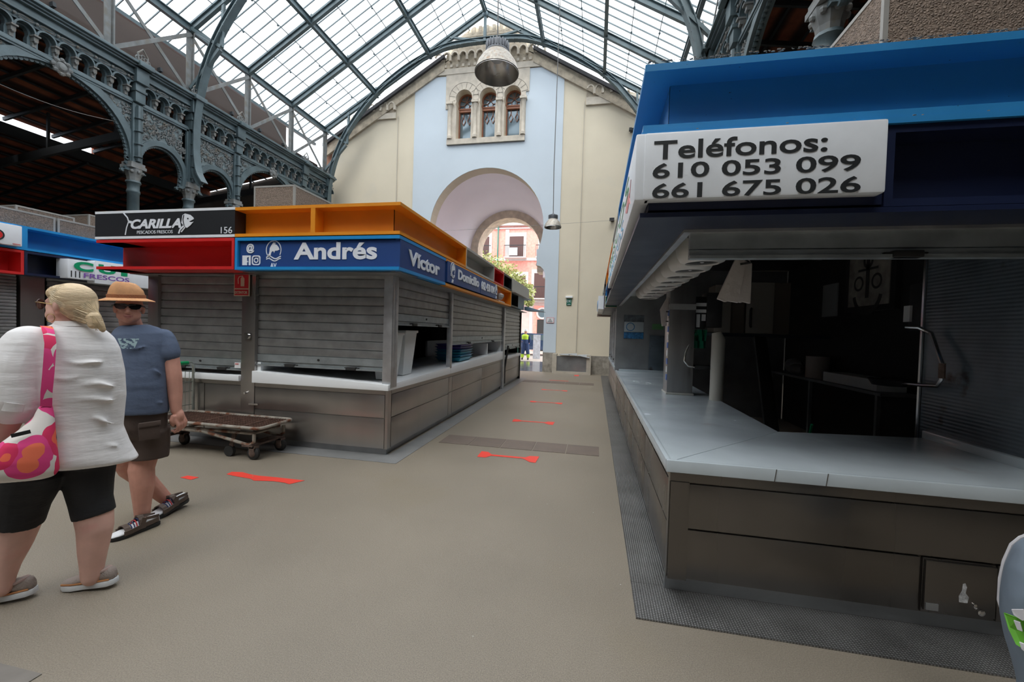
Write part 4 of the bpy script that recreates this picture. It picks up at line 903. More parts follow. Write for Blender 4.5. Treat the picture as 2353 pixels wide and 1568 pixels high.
# counter: marble tops with mitred corner
wedge(rs_, [(.43, 2.50, .72, .775), (1.44, 3.6, .72, .775), (1.44, 8.6, .72, .775), (.43, 8.6, .72, .775)], m=marble)
wedge(rs_, [(.432, 2.498, .72, .774), (2.56, 2.498, .715, .774), (2.56, 3.75, .715, .774), (1.44, 3.598, .72, .774)], m=marble)
MB().box(.43, .46, 2.5, 8.6, .765, .785).box(.43, 2.56, 2.49, 2.52, .72, .79).obj('counter_lip', marble, rs_, bevel=.006)
MB().beam((2.53, 2.5, .80), (2.53, 3.75, .80), .05, .06).obj('marble_upstand', marble, rs_, bevel=.006)
for a in (.99, 1.24): MB().beam((a, 2.487, .722), (a+.008, 2.487, .79), .003, .004, (0, 1, 0)).obj('crack', mat('dark_crack', (.08, .07, .06)), rs_)
steel_f = mat('front_steel_darkened', (.19, .175, .162), .27, .95, var=(1.2, .09, 2), stretch=(2, 2, .2))  # darker copy of the steel, its colour lowered to imitate dark reflections
st_old = steel; steel = steel_f
steel_base(rs_, 'x', 2.51, .455, 4.5, .10, .715, -1, seams=(.395,), joints=(.555,), low=(1.705, 2.03))
steel_base(rs_, 'y', .46, 2.575, 8.6, .10, .715, -1, seams=(.40,), joints=(3.7, 4.9, 6.2, 7.4))
steel = st_old
MB().box(.46, .56, 2.5, 2.512, .10, .665).obj('corner_trim', steel_f, rs_)
h = MB().box(1.715, 2.02, 2.492, 2.505, .125, .385).obj('hatch_door', steel_f, rs_, bevel=.002)
MB().lathe([(.012, 0), (.016, .004), (.016, .012), (.009, .014)], (1.956, 2.494, .153), 12, (0, -1, 0)).obj('lock', mat('chrome', (1, 1, 1)), h)
MB().lathe([(.007, 0), (.007, .008)], (1.931, 2.494, .185), 10, (0, -1, 0)).obj('screw', mat('chrome', (1, 1, 1)), h)
MB().box(1.72, 1.775, 2.487, 2.494, .13, .165).obj('hinge', steel_d, h)
flat([[(0, 0), (.035, .0), (.04, .03), (.025, .05), (.03, .08), (.022, .1), (.012, .095), (.01, .06), (-.003, .03)]], (1.865, 2.492, .19), X1, Z1, mat('torn_paper', (.4, .4, .4), .9, var=(60, .5)), h, 'torn_sticker', t=.001)
# raised front shutter, ceiling strip, lamps
sh = shutter(rs_, 'x', 2.47, .50, 4.5, 1.93, 2.12, -1, pitch=.2)
MB().box(.505, 4.5, 2.462, 2.56, 2.07, 2.18).obj('shutter_housing', mat('perforated_steel', (.06, .06, .065), .5, .7, bump=(150, .6, 'vor')), rs_)
MB().box(.42, .95, 2.56, 8.6, 2.27, 2.30).obj('ceiling_board', mat('pale_board', (.52, .56, .52), .6), rs_)
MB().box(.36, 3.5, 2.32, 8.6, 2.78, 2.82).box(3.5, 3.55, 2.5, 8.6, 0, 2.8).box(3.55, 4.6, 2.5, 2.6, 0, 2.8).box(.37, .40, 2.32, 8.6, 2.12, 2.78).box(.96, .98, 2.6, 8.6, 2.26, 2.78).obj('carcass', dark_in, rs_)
MB().box(2.56, 2.58, 2.5, 3.86, 0, 2.76).obj('steel_partition', mat('blue_grey_steel', (.16, .20, .24), .35, .6, var=(2, .3), bump=(12, .08, 'wave', 'Z'), stain=((.05, .035, .025), 5, .62, .12)), rs_)
MB().tube([(2.55, 3.87, 0), (2.55, 3.87, 2.76)], .012, 6).obj('partition_edge', mat('chrome', (1, 1, 1)), rs_)
MB().box(.42, 1.05, 8.62, 8.65, .77, 2.3).box(1.05, 3.5, 8.64, 8.66, 0, 2.78).obj('end_partition', steel_d, rs_)
MB().box(1.07, 1.5, 8.60, 8.63, .77, 1.5).obj('end_panel', mat('blue_grey_steel', (1, 1, 1)), rs_)
MB().box(.5, 1.5, 8.56, 8.6, .775, .81).obj('marble_upstand', marble, rs_)
bowl = mat('lamp_bowl', (.62, .60, .57), .35, 0)
lamp_ys = [2.98+.40*k for k in range(10)]
def make_lamp():
    t = empty('bowl_lamp', 'x', 'lamp', (.78, lamp_ys[0], 2.27), 'white bowl lamps over the right counter')
    MB().lathe([(.05, .0), (.16, -.005), (.19, -.03), (.192, -.10), (.18, -.16), (.155, -.20), (.12, -.215), (.115, -.20), (.16, -.17), (.185, -.10)], (.78, lamp_ys[0], 2.27), 24, cap=False).obj('bowl', bowl, t, smooth=True)
    MB().lathe([(.118, -.205), (.1, -.17), (.02, -.16)], (.78, lamp_ys[0], 2.27), 20).obj('reflector', mat('lamp_inside', (.12, .12, .13), .25, .8), t, smooth=True)
    MB().ball((.78, lamp_ys[0], 2.09), .03, 10, 6).obj('bulb', mat('bulb_glass', (.6, .6, .6), .1), t)
    return t
nth = ['nearest the viewer, half hidden by the shutter', 'second from the front', 'third from the front', 'fourth from the front', 'fifth from the front', 'sixth from the front', 'seventh from the front', 'third from the far end', 'second from the far end', 'at the far end']
l0 = make_lamp()
for i, y in enumerate(lamp_ys):
    o = l0 if i == 0 else copy_tree(l0, (.78, y, 2.27))
    o['label'] = 'white bowl lamp under the blue fascia, %s' % nth[i]
# steel pillar standing on the counter
MB().box(.90, 1.20, 5.42, 5.72, .775, 2.12).obj('steel_pillar', mat('pillar_steel', (.30, .29, .29), .3, .85, var=(2, .2), stretch=(4, 4, .3)), rs_, bevel=.006)
MB().box(.888, 1.215, 5.40, 5.74, .775, .80).obj('pillar_foot', mat('old_plastic', (.5, .5, .46), .5), rs_, bevel=.006)
MB().box(.895, 1.205, 5.415, 5.725, 1.83, 1.90).obj('tape_band', mat('clear_tape', (.42, .42, .42), .2, .3), rs_)
for k_ in range(9): MB().box(.892, .90, 5.43, 5.5, .95+k_*.1, 1.02+k_*.1).obj('sticker', mat('paper' if k_ % 2 else 'blue_ink', (.12, .2, .5), .6), rs_)
# items in the stall
blk = mat('black_plastic', (.018, .019, .022), .45); chrome = mat('chrome', (1, 1, 1)); paper = mat('paper', (1, 1, 1)); ppr_bag = mat('paper_bag', (.50, .455, .43), .85, bump=(25, .4))
sc = empty('weighing_scale', 'black hanging market scale with chrome hoop beside the steel pillar', 'scale', (1.35, 5.6, 1.1))
MB().box(1.21, 1.34, 5.50, 5.62, 1.60, 2.0).box(1.34, 1.52, 5.47, 5.75, 1.62, 2.05).obj('scale_head', blk, sc, bevel=.012)
MB().tube([(1.24, 5.5, 1.575), (1.2, 5.45, 1.55), (1.10, 5.42, 1.30), (1.09, 5.42, 1.20), (1.14, 5.42, 1.14), (1.24, 5.44, 1.12), (1.36, 5.46, 1.13)], .013, 8).obj('hoop', chrome, sc, smooth=True)
MB().box(1.22, 1.44, 5.42, 5.56, 1.10, 1.15).obj('tray_holder', mat('dark_metal', (1, 1, 1)), sc, bevel=.006)
MB().box(1.22, 1.34, 5.49, 5.50, 1.88, 1.92).box(1.22, 1.34, 5.49, 5.50, 1.80, 1.84).box(1.23, 1.27, 5.49, 5.5, 1.62, 1.78).box(1.29, 1.335, 5.49, 5.5, 1.70, 1.78).obj('display_labels', paper, sc)
tag(MB().rings([[V((1.19+.16*f+.0*k_, 5.48+.03*math.sin(f*14+k_), z)) for f in [j/9 for j in range(10)]]+[V((1.35-.16*f, 5.52+.03*math.sin(f*14), z)) for f in [j/9 for j in range(10)]] for k_, z in enumerate((1.36, 1.45, 1.52, 1.59))]).obj('green_cloth', mat('green_cloth', (.0, .17, .09), .8), smooth=True), 'green cloth tucked under the black scale beside the pillar', 'cloth')
tag(MB().tube([(1.40, 5.15, .0), (1.40, 5.15, 1.48), (1.375, 5.15, 1.56)], [.072, .072, .05], 18).obj('white_roll', mat('old_plastic_white', (.55, .53, .47), .5, stain=((.3, .2, .1), 5, .6, .2)), smooth=True), 'tall cream plastic tube standing behind the marble counter', 'tube')
bg = empty('paper_bags', 'bundle of pale paper bags hanging from a hook below the shutter', 'paper bags', (.94, 3.05, 1.75))
for (a, b, c, d, y) in ((.90, .965, .80, .93, 3.0), (.96, 1.02, .91, 1.02, 3.05)):
    P = [(c, 1.76), (c+.05, 1.74), (c+.07, 1.745), (d, 1.735), (b, 2.0), (b-.02, 2.03), (a+.01, 2.03), (a, 2.02)]
    MB().prism(P, (0, y, 0), X1, Z1, (.0, .03, 0)).obj('bag_stack', ppr_bag, bg, bevel=.004)
MB().tube([(.975, 3.02, 2.26), (.96, 3.02, 2.03), (.99, 3.0, 2.0), (.93, 3.0, 1.99)], .008, 6).obj('hook', mat('dark_metal', (1, 1, 1)), bg)
bg2 = empty('paper_bags', 'small bundle of paper bags hung on the left face of the steel pillar', 'paper bags', (.87, 5.4, 1.6))
MB().prism([(.80, 1.83), (.83, 1.62), (.885, 1.63), (.90, 1.98), (.88, 1.99)], (0, 5.5, 0), X1, Z1, (0, .04, 0)).obj('bag_stack', ppr_bag, bg2, bevel=.004)
MB().tube([(.89, 5.44, 1.80), (.86, 5.40, 1.80)], .008, 6).tube([(.89, 5.44, 1.68), (.86, 5.40, 1.68)], .008, 6).obj('hook', mat('dark_metal', (1, 1, 1)), bg2)
beige = mat('beige_cabinet', (.30, .285, .255), .6, var=(2, .06))
for (a, b, x1, y0, z0, z1, lab) in ((1.83, 2.06, 2.27, 7.0, 1.58, 2.32, 'left one'), (2.28, 2.66, 2.9, 7.0, 1.58, 2.36, 'right one, wider')):
    c = empty('wall_cabinet', 'beige wall cabinet in the dark back of the open stall, %s' % lab, 'cabinet', (a, y0, z0), 'beige cabinets at the back')
    MB().box(a, x1-.01, y0, y0+.4, z0, z1).obj('cabinet_body', mat('brown_cabinet', (.13, .11, .09), .6), c); d = MB().box(a, b, y0-.02, y0, z0, z1).obj('cabinet_door', beige, c, bevel=.004)
    MB().tube([(a+.07, y0-.02, z0+.1), (a+.05, y0-.06, z0+.12), (a+.05, y0-.06, z0+.36), (a+.07, y0-.02, z0+.38)], .018, 6).obj('door_handle', blk, d)
MB().box(1.8, 3.45, 7.0, 7.4, 1.52, 1.575).obj('trim_cabinet_shelf', mat('dark_blue_shelf', (.02, .03, .05), .5)).__setitem__('kind', 'structure')
tag(MB().beam((2.12, 5.3, 0.02), (2.35, 6.6, 1.52), .16, .04, (0, 1, 0)).obj('leaning_board', mat('dark_metal', (1, 1, 1))), 'long dark board leaning below the beige cabinets', 'board')
po = empty('framed_poster', 'black framed monochrome anchor print on the dark back wall', 'poster', (3.46, 6.2, 1.95))
MB().box(3.44, 3.5, 5.66, 6.66, 1.90, 2.75).obj('frame', blk, po)
MB().box(3.43, 3.445, 5.75, 6.56, 1.97, 2.68).obj('print', mat('old_print', (.30, .28, .25), .6, var=(8, .35)), po)
ink = mat('dark_ink', (.05, .05, .05), .7); a_ = []
a_ += quadsof([(.4, .62), (.4, .08)], .07)+ringp(.22, .28, .07, .10)+ringp(.58, .28, .07, .10)+ringp(.4, .16, .24, .30, PI+.2, 2*PI-.2)+quadsof([(.2, .45), (.6, .45)], .03)+ringp(.4, .56, .06, .1)
flat(a_, (3.43, 6.56, 1.99), YD, Z1, ink, po, 'anchor_drawing', t=.002)
tag(MB().box(3.48, 3.5, 6.94, 7.33, 1.87, 2.36).obj('paper_notice', mat('grey_paper', (.32, .33, .34), .8)), 'small white typed notice on the dark back wall, left of the poster', 'notice')
mo = empty('wall_scale', 'black box-shaped scale hanging from a steel post near the partition', 'scale', (2.9, 4.6, 1.5))
MB().box(2.88, 3.10, 4.30, 4.55, 1.62, 2.05).obj('scale_head', blk, mo, bevel=.015)
MB().tube([(3.0, 4.42, 2.05), (3.0, 4.42, 2.78)], .05, 8).obj('hanger', mat('rusty_steel', (.16, .11, .09), .7, .4, var=(14, .5)), mo)
MB().box(2.86, 2.88, 4.50, 4.58, 1.7, 1.85).obj('side_label', paper, mo)
la = empty('pan_holder_arm', 'bent chrome arm holding a dark round pan above the far counter', 'scale arm', (2.5, 3.9, 1.2))
MB().tube([(2.42, 3.85, 1.63), (2.48, 3.80, 1.625), (2.52, 3.73, 1.58), (2.5, 3.59, 1.36), (2.5, 3.585, 1.24), (2.5, 3.62, 1.19), (2.48, 3.74, 1.18), (2.46, 3.95, 1.17)], .014, 8).obj('arm', chrome, la, smooth=True)
MB().tube([(2.5, 3.587, 1.36), (2.5, 3.585, 1.25)], .02, 8).obj('grip', mat('rusty_steel', (1, 1, 1)), la)
MB().lathe([(.02, -.04), (.12, -.03), (.15, .02)], (2.46, 4.05, 1.17), 16).obj('pan', blk, la, smooth=True)
slf = empty('steel_shelf', 'narrow steel shelf along the dark back wall of the open stall', 'shelf', (3.3, 6.5, 0))
MB().box(3.12, 3.5, 5.28, 8.4, .90, .935).obj('shelf_board', steel_d, slf)
for y in (5.4, 6.9, 8.2): MB().box(3.16, 3.20, y, y+.04, 0, .9).obj('leg', steel_d, slf)
tag(MB().box(3.16, 3.46, 5.42, 6.55, .94, 1.07).obj('polystyrene_tray', mat('polystyrene', (1, 1, 1)), bevel=.01), 'flat white polystyrene fish box on the steel shelf', 'box')
tag(MB().tube([(3.3, 7.0, .94), (3.3, 7.0, 1.26)], .15, 18).obj('paper_roll', mat('paper_roll', (.42, .38, .35), .8), smooth=True), 'upright roll of pale paper on the steel shelf', 'paper roll')
tag(MB().ball((3.3, 7.75, 1.06), (.1, .28, .13), 12, 8).ball((3.28, 7.6, 1.02), (.1, .2, .1), 10, 6).obj('plastic_bag', mat('clear_bag', (.2, .2, .2), .3), smooth=True), 'crumpled clear plastic bag at the far end of the shelf', 'bag')
tag(MB().beam((2.80, 4.28, .05), (2.8, 3.93, 1.02), .04, .02, (1, 0, 0)).obj('wooden_stick', mat('stick_wood', (.22, .11, .045), .7)), 'orange-brown wooden stick leaning by the steel partition', 'stick')
tag(MB().tube([(2.05, 4.4, .7), (2.1, 4.6, .4), (2.3, 4.7, .15), (2.5, 4.5, .03), (2.2, 4.2, .03)], .012, 6).obj('green_hose', mat('hose_green', (0, .25, .1), .4)), 'thin green hose curling on the floor inside the open stall', 'hose')
st_ = empty('advert_poster', 'small blue and white poster stuck on the steel end partition', 'poster', (.76, 8.61, 1.65))
MB().box(.57, .955, 8.608, 8.618, 1.42, 1.90).obj('sheet', mat('poster_dark', (.1, .12, .14), .5, var=(12, .6)), st_)
MB().box(.575, .95, 8.604, 8.61, 1.56, 1.76).obj('sheet_centre', mat('poster_pale', (.45, .52, .55), .5), st_)
flat(ringp(.12, .1, .07, .085, n=14), (.575, 8.604, 1.56), X1, Z1, mat('poster_blue', (.03, .16, .36), .5, var=(20, .5)), st_, 'round_badge', t=.002)
MB().box(.575, .95, 8.604, 8.61, 1.425, 1.55).obj('photo_strip', mat('poster_blue', (1, 1, 1)), st_)
st2 = MB().box(1.11, 1.32, 8.59, 8.6, 1.62, 1.73).obj('green_card', mat('green_card', (.12, .3, .12), .6)); tag(st2, 'small green and cream card taped to the end panel', 'card')
# ================================================================= further stalls in the right row
fr = [(8.68, 10.9, orange_p, black_p, 'first beyond the open stall, orange upper box and blue lower box'), (10.9, 13.3, grey_p, white_s, 'last of the right row with protruding pale sign near the wall')]
for i, (y0, y1, mu, ml, lab) in enumerate(fr):
    t = empty('market_stall', 'closed right-hand aisle stall, %s' % lab, 'market stall', (.5, y0, 0), 'market stalls')
    if i == 0:
        open_box(t, 'y', .2, 6.0, 9.0, 2.50, 2.80, -1, mu, depth=.2); open_box(t, 'y', .2, 6.1, 8.0, 2.11, 2.47, -1, navy, depth=.2); open_box(t, 'y', .2, 8.0, 9.2, 2.11, 2.47, -1, blue_m, depth=.2)
        open_box(t, 'y', .2, 9.0, 10.9, 2.50, 2.80, -1, black_p, depth=.2); open_box(t, 'y', .2, 9.2, 10.9, 2.11, 2.47, -1, navy, depth=.2)
    else:
        open_box(t, 'y', .2, y0, y1, 2.50, 2.80, -1, mu, depth=.2)
        b_ = MB().box(.06, .22, y0, y1+.3, 2.14, 2.48).obj('sign_board', ml, t); MB().box(.05, .5, y1, y1+.35, 2.05, 2.12).obj('fascia_underside', mat('dusty_pink', (.4, .3, .26), .7), t)
        lettering('PESCADO', (.055, y1, 2.2), YD, Z1, 2.0, .2, blue_m, b_, t=.01)
    MB().box(.2, .5, y0, y1, 2.09, 2.12).obj('fascia_underside', navy, t)
    n = 2
    for k_ in range(n):
        a = y0+.06+(y1-y0)/n*k_; b_ = a+(y1-y0)/n-.08
        shutter(t, 'y', .52, a, b_, .86, 2.1, -1); MB().box(.46, .54, b_, b_+.07, .78, 2.1).obj('post', galv, t)
    MB().box(.44, 1.4, y0, y1, .72, .78).obj('counter_top', marble, t); steel_base(t, 'y', .47, y0, y1, .1, .72, -1, joints=((y0+y1)/2,))
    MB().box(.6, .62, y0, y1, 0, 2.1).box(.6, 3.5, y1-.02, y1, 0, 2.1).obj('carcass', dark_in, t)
open_box(rs_, 'y', .2, 4.52, 5.95, 2.50, 2.83, -1, grey_p, depth=.14, ends=(1, 1))
ex = empty('exit_sign', 'square green sign with a white upward arrow hung off the right stall row', 'sign', (.3, 8.75, 2.17))
MB().box(.18, .44, 8.8, 8.82, 2.05, 2.29).obj('backing', mat('cream_plastic', (1, 1, 1)), ex)
MB().box(.195, .425, 8.79, 8.805, 2.065, 2.275).obj('green_field', mat('sign_green', (.0, .09, .05), .4), ex)
flat([[(-.02, -.08), (.02, -.08), (.02, .02), (-.02, .02)], [(-.065, -.01), (-.065, -.035), (-.02, .01), (.02, .01), (.065, -.035), (.065, -.01), (0, .065)]], (.31, 8.79, 2.17), X1, Z1, white_let, ex, 'arrow', t=.003)
# steel tread grating round the open stall and dull strips round the left one
grate = mat('tread_grating', (.27, .27, .27), .45, .7, var=(3, .25))
stud_pattern(grate, 22, .6)
tag(MB().box(.265, 2.9, 2.25, 2.575, .001, .008).obj('tread_plate', grate), 'perforated steel strip on the floor along the front of the open stall', 'floor grating', 'floor grates at the open stall')
tag(MB().box(.265, .52, 2.577, 15.2, .001, .008).obj('tread_plate', grate), 'perforated steel strip on the floor running down the aisle side of the open stall', 'floor grating', 'floor grates at the open stall')
kerb = mat('grey_floor_strip', (.20, .20, .20), .5, .1, var=(4, .15), stain=((.24, .12, .06), 5, .66, .1))
tag(MB().add([(-6, 4.2, .003), (-2.1, 4.2, .003), (-2.1, 4.5, .003), (-6, 4.5, .003)], [(0, 1, 2, 3)]).box(-2.33, -2.1, 4.5, 13.2, .001, .004).box(-6, -2.1, 4.2, 4.5, .001, .004).obj('floor_strip', kerb), 'flat grey strip on the floor round the left corner stall', 'floor strip')
# ================================================================= beyond the gateway: street, facade, tree, car, worker
pave = mat('street_paving', (.42, .38, .34), .7, 0, var=(3, .15))
S(MB().box(-40, 30, 20.9, 80, -.12, -.02).obj('ground_street', pave))
FY = 33.
pink = mat('pink_render', hexc(236, 158, 144), .85, 0, var=(6, .16)); trimw = mat('facade_trim', (.62, .55, .53), .8, 0, var=(3, .06)); dkwood = mat('dark_shutter', (.09, .04, .035), .6); iron_b = mat('balcony_iron', (.03, .035, .04), .5, .4)
fa = empty('street_building', 'pink plastered town house with pale trim seen through the gateway', 'building', (-5, FY, 0))
MB().box(-16, 6, FY, FY+.5, 3.95, 10.1).obj('wall', pink, fa)
MB().box(-16, 6, FY-.05, FY+.5, 0, 3.9).obj('ground_floor_wall', mat('pale_facade', (.62, .46, .43), .85, 0, var=(3, .08)), fa)
MB().box(-16, 6, FY-.3, FY, 10.0, 10.35).box(-16, 6, FY-.12, FY, 9.75, 9.85).box(-16, 6, FY-.1, FY, 7.2, 7.42).box(-16, 6, FY-.2, FY, 3.85, 4.05).obj('cornice', trimw, fa)
MB().box(-16, 6, FY+.2, FY+.6, 10.3, 14).obj('attic_wall', mat('attic_white', (.6, .62, .66), .8), fa)
for x in (-9.9, -5.0+.02-1.45, -3.0):
    pass
for (xa, xb, za, zb) in ((-7.0, -5.85, 7.45, 9.15), (-4.45, -3.3, 7.45, 9.15), (-9.8, -8.7, 7.45, 9.15), (-6.6, -5.6, 4.2, 6.0), (-4.9, -3.8, 4.2, 6.2)):
    w = MB().box(xa-.22, xb+.22, FY-.06, FY, za-.05, zb+.3).obj('window_surround', trimw, fa)
    MB().box(xa, xb, FY-.08, FY-.055, za, zb).obj('window_shutter', dkwood, w)
    bl_ = MB(); bl_.box(xa-.3, xb+.3, FY-.75, FY-.06, za-.12, za-.04).obj('balcony_slab', trimw, fa)
    r = MB(); k_ = 0
    x = xa-.3
    while x < xb+.31: r.box(x, x+.02, FY-.74, FY-.72, za-.04, za+.85); x += .11
    r.box(xa-.3, xb+.32, FY-.75, FY-.71, za+.83, za+.88).obj('balcony_railing', iron_b, fa)
MB().box(-3.95, -3.05, FY-.1, FY-.07, 5.2, 6.1).obj('window_glass', mat('window_glass', (1, 1, 1)), fa)
MB().box(-7.35, -7.05+.0, FY-.08, FY, 7.5, 9.7).box(-5.2, -4.95, FY-.08, FY, 0, 3.7).box(-8.2, -8.0, FY-.08, FY, 0, 3.7).obj('pilaster', trimw, fa)
MB().tube([(-7.95, FY-.12, 4), (-7.95, FY-.12, 10)], .06, 6).obj('drainpipe', mat('green_pipe', (.06, .22, .17), .5), fa)
MB().box(-4.85, -3.1, FY-.08, FY-.04, 0, 3.6).obj('door_surround', pink, fa); MB().box(-4.55, -3.4, FY-.12, FY-.07, 0, 2.5).obj('door_leaf', mat('dark_metal', (1, 1, 1)), fa)
MB().lathe([(.45, 0), (.48, .05), (.36, .06), (.34, .02)], (-4.15, FY-.1, 3.0), 18, (0, -1, 0)).obj('oval_surround', trimw, fa); MB().lathe([(.33, 0), (.33, .02)], (-4.15, FY-.12, 3.0), 18, (0, -1, 0)).obj('oval_window', mat('window_glass', (1, 1, 1)), fa)
tag(MB().box(-6.85, -6.2, FY-.80, FY-.77, 7.5, 8.1).obj('protest_banner', mat('banner_white', (.62, .66, .75), .7, var=(8, .2))), 'small white banner hung on the balcony railing of the pink house', 'banner')
# tree
lf = mat('tree_leaves', (.42, .46, .18), .6, 0, var=(3, .4)); tr_ = empty('street_tree', 'leafy yellow-green tree in the street beyond the gateway', 'tree', (-6.0, 25.5, 0))
MB().tube([(-6.6, 25.5, 0), (-6.5, 25.5, 2), (-6.2, 25.6, 3.6), (-5.4, 25.4, 4.6)], [.16, .14, .1, .05], 8).tube([(-6.5, 25.5, 2.5), (-7.2, 25.7, 4.4), (-7.5, 25.5, 5.4)], [.11, .07, .03], 6).tube([(-6.2, 25.5, 3.4), (-5.0, 25.2, 4.2), (-4.2, 25.4, 4.4)], [.08, .05, .03], 6).obj('trunk', mat('bark', (.12, .09, .07), .9), tr_)
q = MB(); rnd = random.Random(11)
for (cx_, cz_, rr) in ((-7.3, 5.6, 1.0), (-6.5, 5.4, 1.0), (-5.7, 5.0, .95), (-5.0, 4.5, .8), (-4.3, 4.05, .6), (-7.9, 5.2, .9), (-4.1, 3.4, .35), (-6.2, 4.3, .9), (-5.0, 3.9, .6)):
    for _ in range(620):
        d = V((rnd.gauss(0, 1), rnd.gauss(0, 1), rnd.gauss(0, 1))).normalized()*rr*rnd.uniform(.3, 1.05); c = V((cx_, 25.5, cz_))+d
        a = V((rnd.uniform(-1, 1), rnd.uniform(-1, 1), rnd.uniform(-1, 1))).normalized()*.095; b = a.cross(V((rnd.uniform(-1, 1), rnd.uniform(-1, 1), rnd.uniform(-1, 1)))).normalized()*.05
        q.add([c-a, c+b, c+a, c-b], [(0, 1, 2, 3)])
q.obj('foliage', lf, tr_)
# parked car
ca_ = empty('parked_car', 'dark blue car parked across the street beyond the gateway', 'car', (-3.6, 27.2, 0))
cp_ = mat('car_paint', (.05, .09, .19), .25, .4, coat=.6)
P = [(-2.1, .35), (2.1, .35), (2.15, .75), (1.6, .92), (1.0, 1.38), (-1.0, 1.42), (-1.7, 1.0), (-2.15, .85)]
MB().prism(P, (-3.6, 26.4, 0), X1, Z1, (0, 1.6, 0)).obj('car_body', cp_, ca_, bevel=.05)
MB().prism([(-1.5, .98), (1.35, .98), (.92, 1.3), (-.95, 1.33)], (-3.6, 26.38, 0), X1, Z1, (0, .03, 0)).obj('side_window', mat('window_glass', (1, 1, 1)), ca_)
for dx in (-1.3, 1.3): MB().lathe([(.31, 0), (.32, .1), (.31, .2)], (-3.6+dx, 26.6, .31), 18, (0, -1, 0)).obj('wheel', blk, ca_)
# gate leaf and roll-up banner
ga = empty('iron_gate', 'narrow green iron gate leaf standing open in the gateway', 'gate', (-3.85, 20.2, 0)); gp_ = mat('green_pipe', (1, 1, 1))
MB().box(-4.05, -3.99, 20.15, 20.2, 0, 2.72).box(-3.68, -3.62, 20.15, 20.2, 0, 2.72).box(-4.05, -3.62, 20.15, 20.2, 2.6, 2.66).box(-4.05, -3.62, 20.15, 20.2, 1.5, 1.56).box(-4.05, -3.62, 20.15, 20.2, 0, .8).obj('gate_frame', gp_, ga)
for x in (-3.9, -3.8): MB().box(x, x+.02, 20.16, 20.18, .8, 2.7).obj('bar', gp_, ga)
tag(MB().box(-3.35, -2.95, 22.9, 22.93, 0, 1.35).obj('advertising_panel', mat('banner_white', (1, 1, 1))), 'white upright advertising panel standing behind the street worker', 'sign')
# ================================================================= floor marks, drains, lamps, wall fittings
red_t = mat('red_tape', (.78, .055, .035), .5, 0, stain=((.35, .15, .1), 14, .66, .1))
def mark(cx_, y, half, k, lab, w=.05, head=.11):
    q = MB(); rnd = random.Random(k)
    P = [(cx_-half, y-head/2), (cx_-half+.1, y-head/2+rnd.uniform(-.01, .03)), (cx_-half+.15, y-w/2), (cx_+half-.16, y-w/2), (cx_+half-.07, y-head/2-.02), (cx_+half, y-head/2-.03), (cx_+half+.01, y+head/2), (cx_+half-.1, y+head/2-.01), (cx_+half-.15, y+w/2), (cx_-half+.14, y+w/2), (cx_-half+.08, y+head/2), (cx_-half-.01, y+head/2+.01)]
    q.prism(P, (0, 0, .002), (1, 0, 0), (0, 1, 0), (0, 0, .0012)); tag(q.obj('floor_marking', red_t), lab, 'floor marking', 'red distance marks on the aisle floor')
mark(-.965, 4.82, .35, 1, 'red double-headed floor mark in the aisle, nearest of the row', .055, .22)
mark(-.955, 6.82, .34, 2, 'red double-headed floor mark, second along the aisle', .05, .2); mark(-.97, 8.8, .34, 3, 'red double-headed floor mark, third along the aisle', .05, .16)
mark(-.98, 10.75, .33, 4, 'red double-headed floor mark, fourth along the aisle', .05, .14)
tag(MB().box(-.66, -.50, 14.6, 15.0, .002, .004).obj('floor_marking', red_t), 'small red floor patch near the gable wall', 'floor marking')
tag(MB().box(-1.35, -.75, 12.9, 12.98, .002, .004).obj('floor_marking', red_t), 'thin red floor dash beyond the far drain', 'floor marking')
tag(MB().prism([(-3.52, 3.44), (-3.40, 3.42), (-3.2, 3.40), (-3.14, 3.37), (-2.95, 3.405), (-2.83, 3.40), (-2.76, 3.38), (-2.69, 3.50), (-3.0, 3.50), (-3.2, 3.49), (-3.3, 3.50), (-3.42, 3.53), (-3.53, 3.51)], (0, 0, .002), X1, (0, 1, 0), (0, 0, .0012)).obj('floor_marking', red_t), 'long ragged red paint stroke on the floor in front of the trolley', 'floor marking')
tag(MB().prism([(-4.2, 4.0), (-4.05, 3.98), (-4.04, 4.05), (-4.18, 4.06)], (.35, -.75, .002), X1, (0, 1, 0), (0, 0, .0012)).obj('floor_marking', red_t), 'scrap of red paint on the floor between the two walkers', 'floor marking')
dr = mat('drain_tiles', (.15, .115, .095), .6, 0, var=(6, .15))
for (y0, y1, x0, x1, n, lab) in ((5.16, 5.58, -1.98, .11, 5, 'brown tiled drain strip crossing the aisle, nearer one'), (12.2, 12.7, -2.09, .03, 5, 'brown tiled drain strip crossing the aisle, far one')):
    t = empty('floor_drain', lab, 'drain', (x0, y0, 0), 'tiled drain strips')
    for k_ in range(n): MB().box(x0+(x1-x0)/n*k_+.006, x0+(x1-x0)/n*(k_+1)-.006, y0, y1, .001, .004).obj('drain_tile', dr, t)
litter = MB(); rnd = random.Random(5)
for _ in range(60):
    x, y = rnd.uniform(-4, .4), rnd.uniform(1.2, 8); r = rnd.uniform(.002, .006)
    litter.add([(x-r, y, .003), (x, y-r*.6, .003), (x+r, y, .004), (x, y+r*.6, .003)], [(0, 1, 2, 3)])
tag(litter.obj('floor_specks', mat('litter_white', (.6, .6, .58), .8)), 'tiny pale crumbs and specks scattered over the aisle floor', 'litter', kind='stuff')
tag(MB().box(-3.3, -2.225, .6, 1.295, .001, .004).obj('floor_tile', mat('stone_slab', (.2, .18, .16), .6, 0, var=(5, .2))), 'corner of a brown stone slab let into the floor, bottom left', 'floor slab')
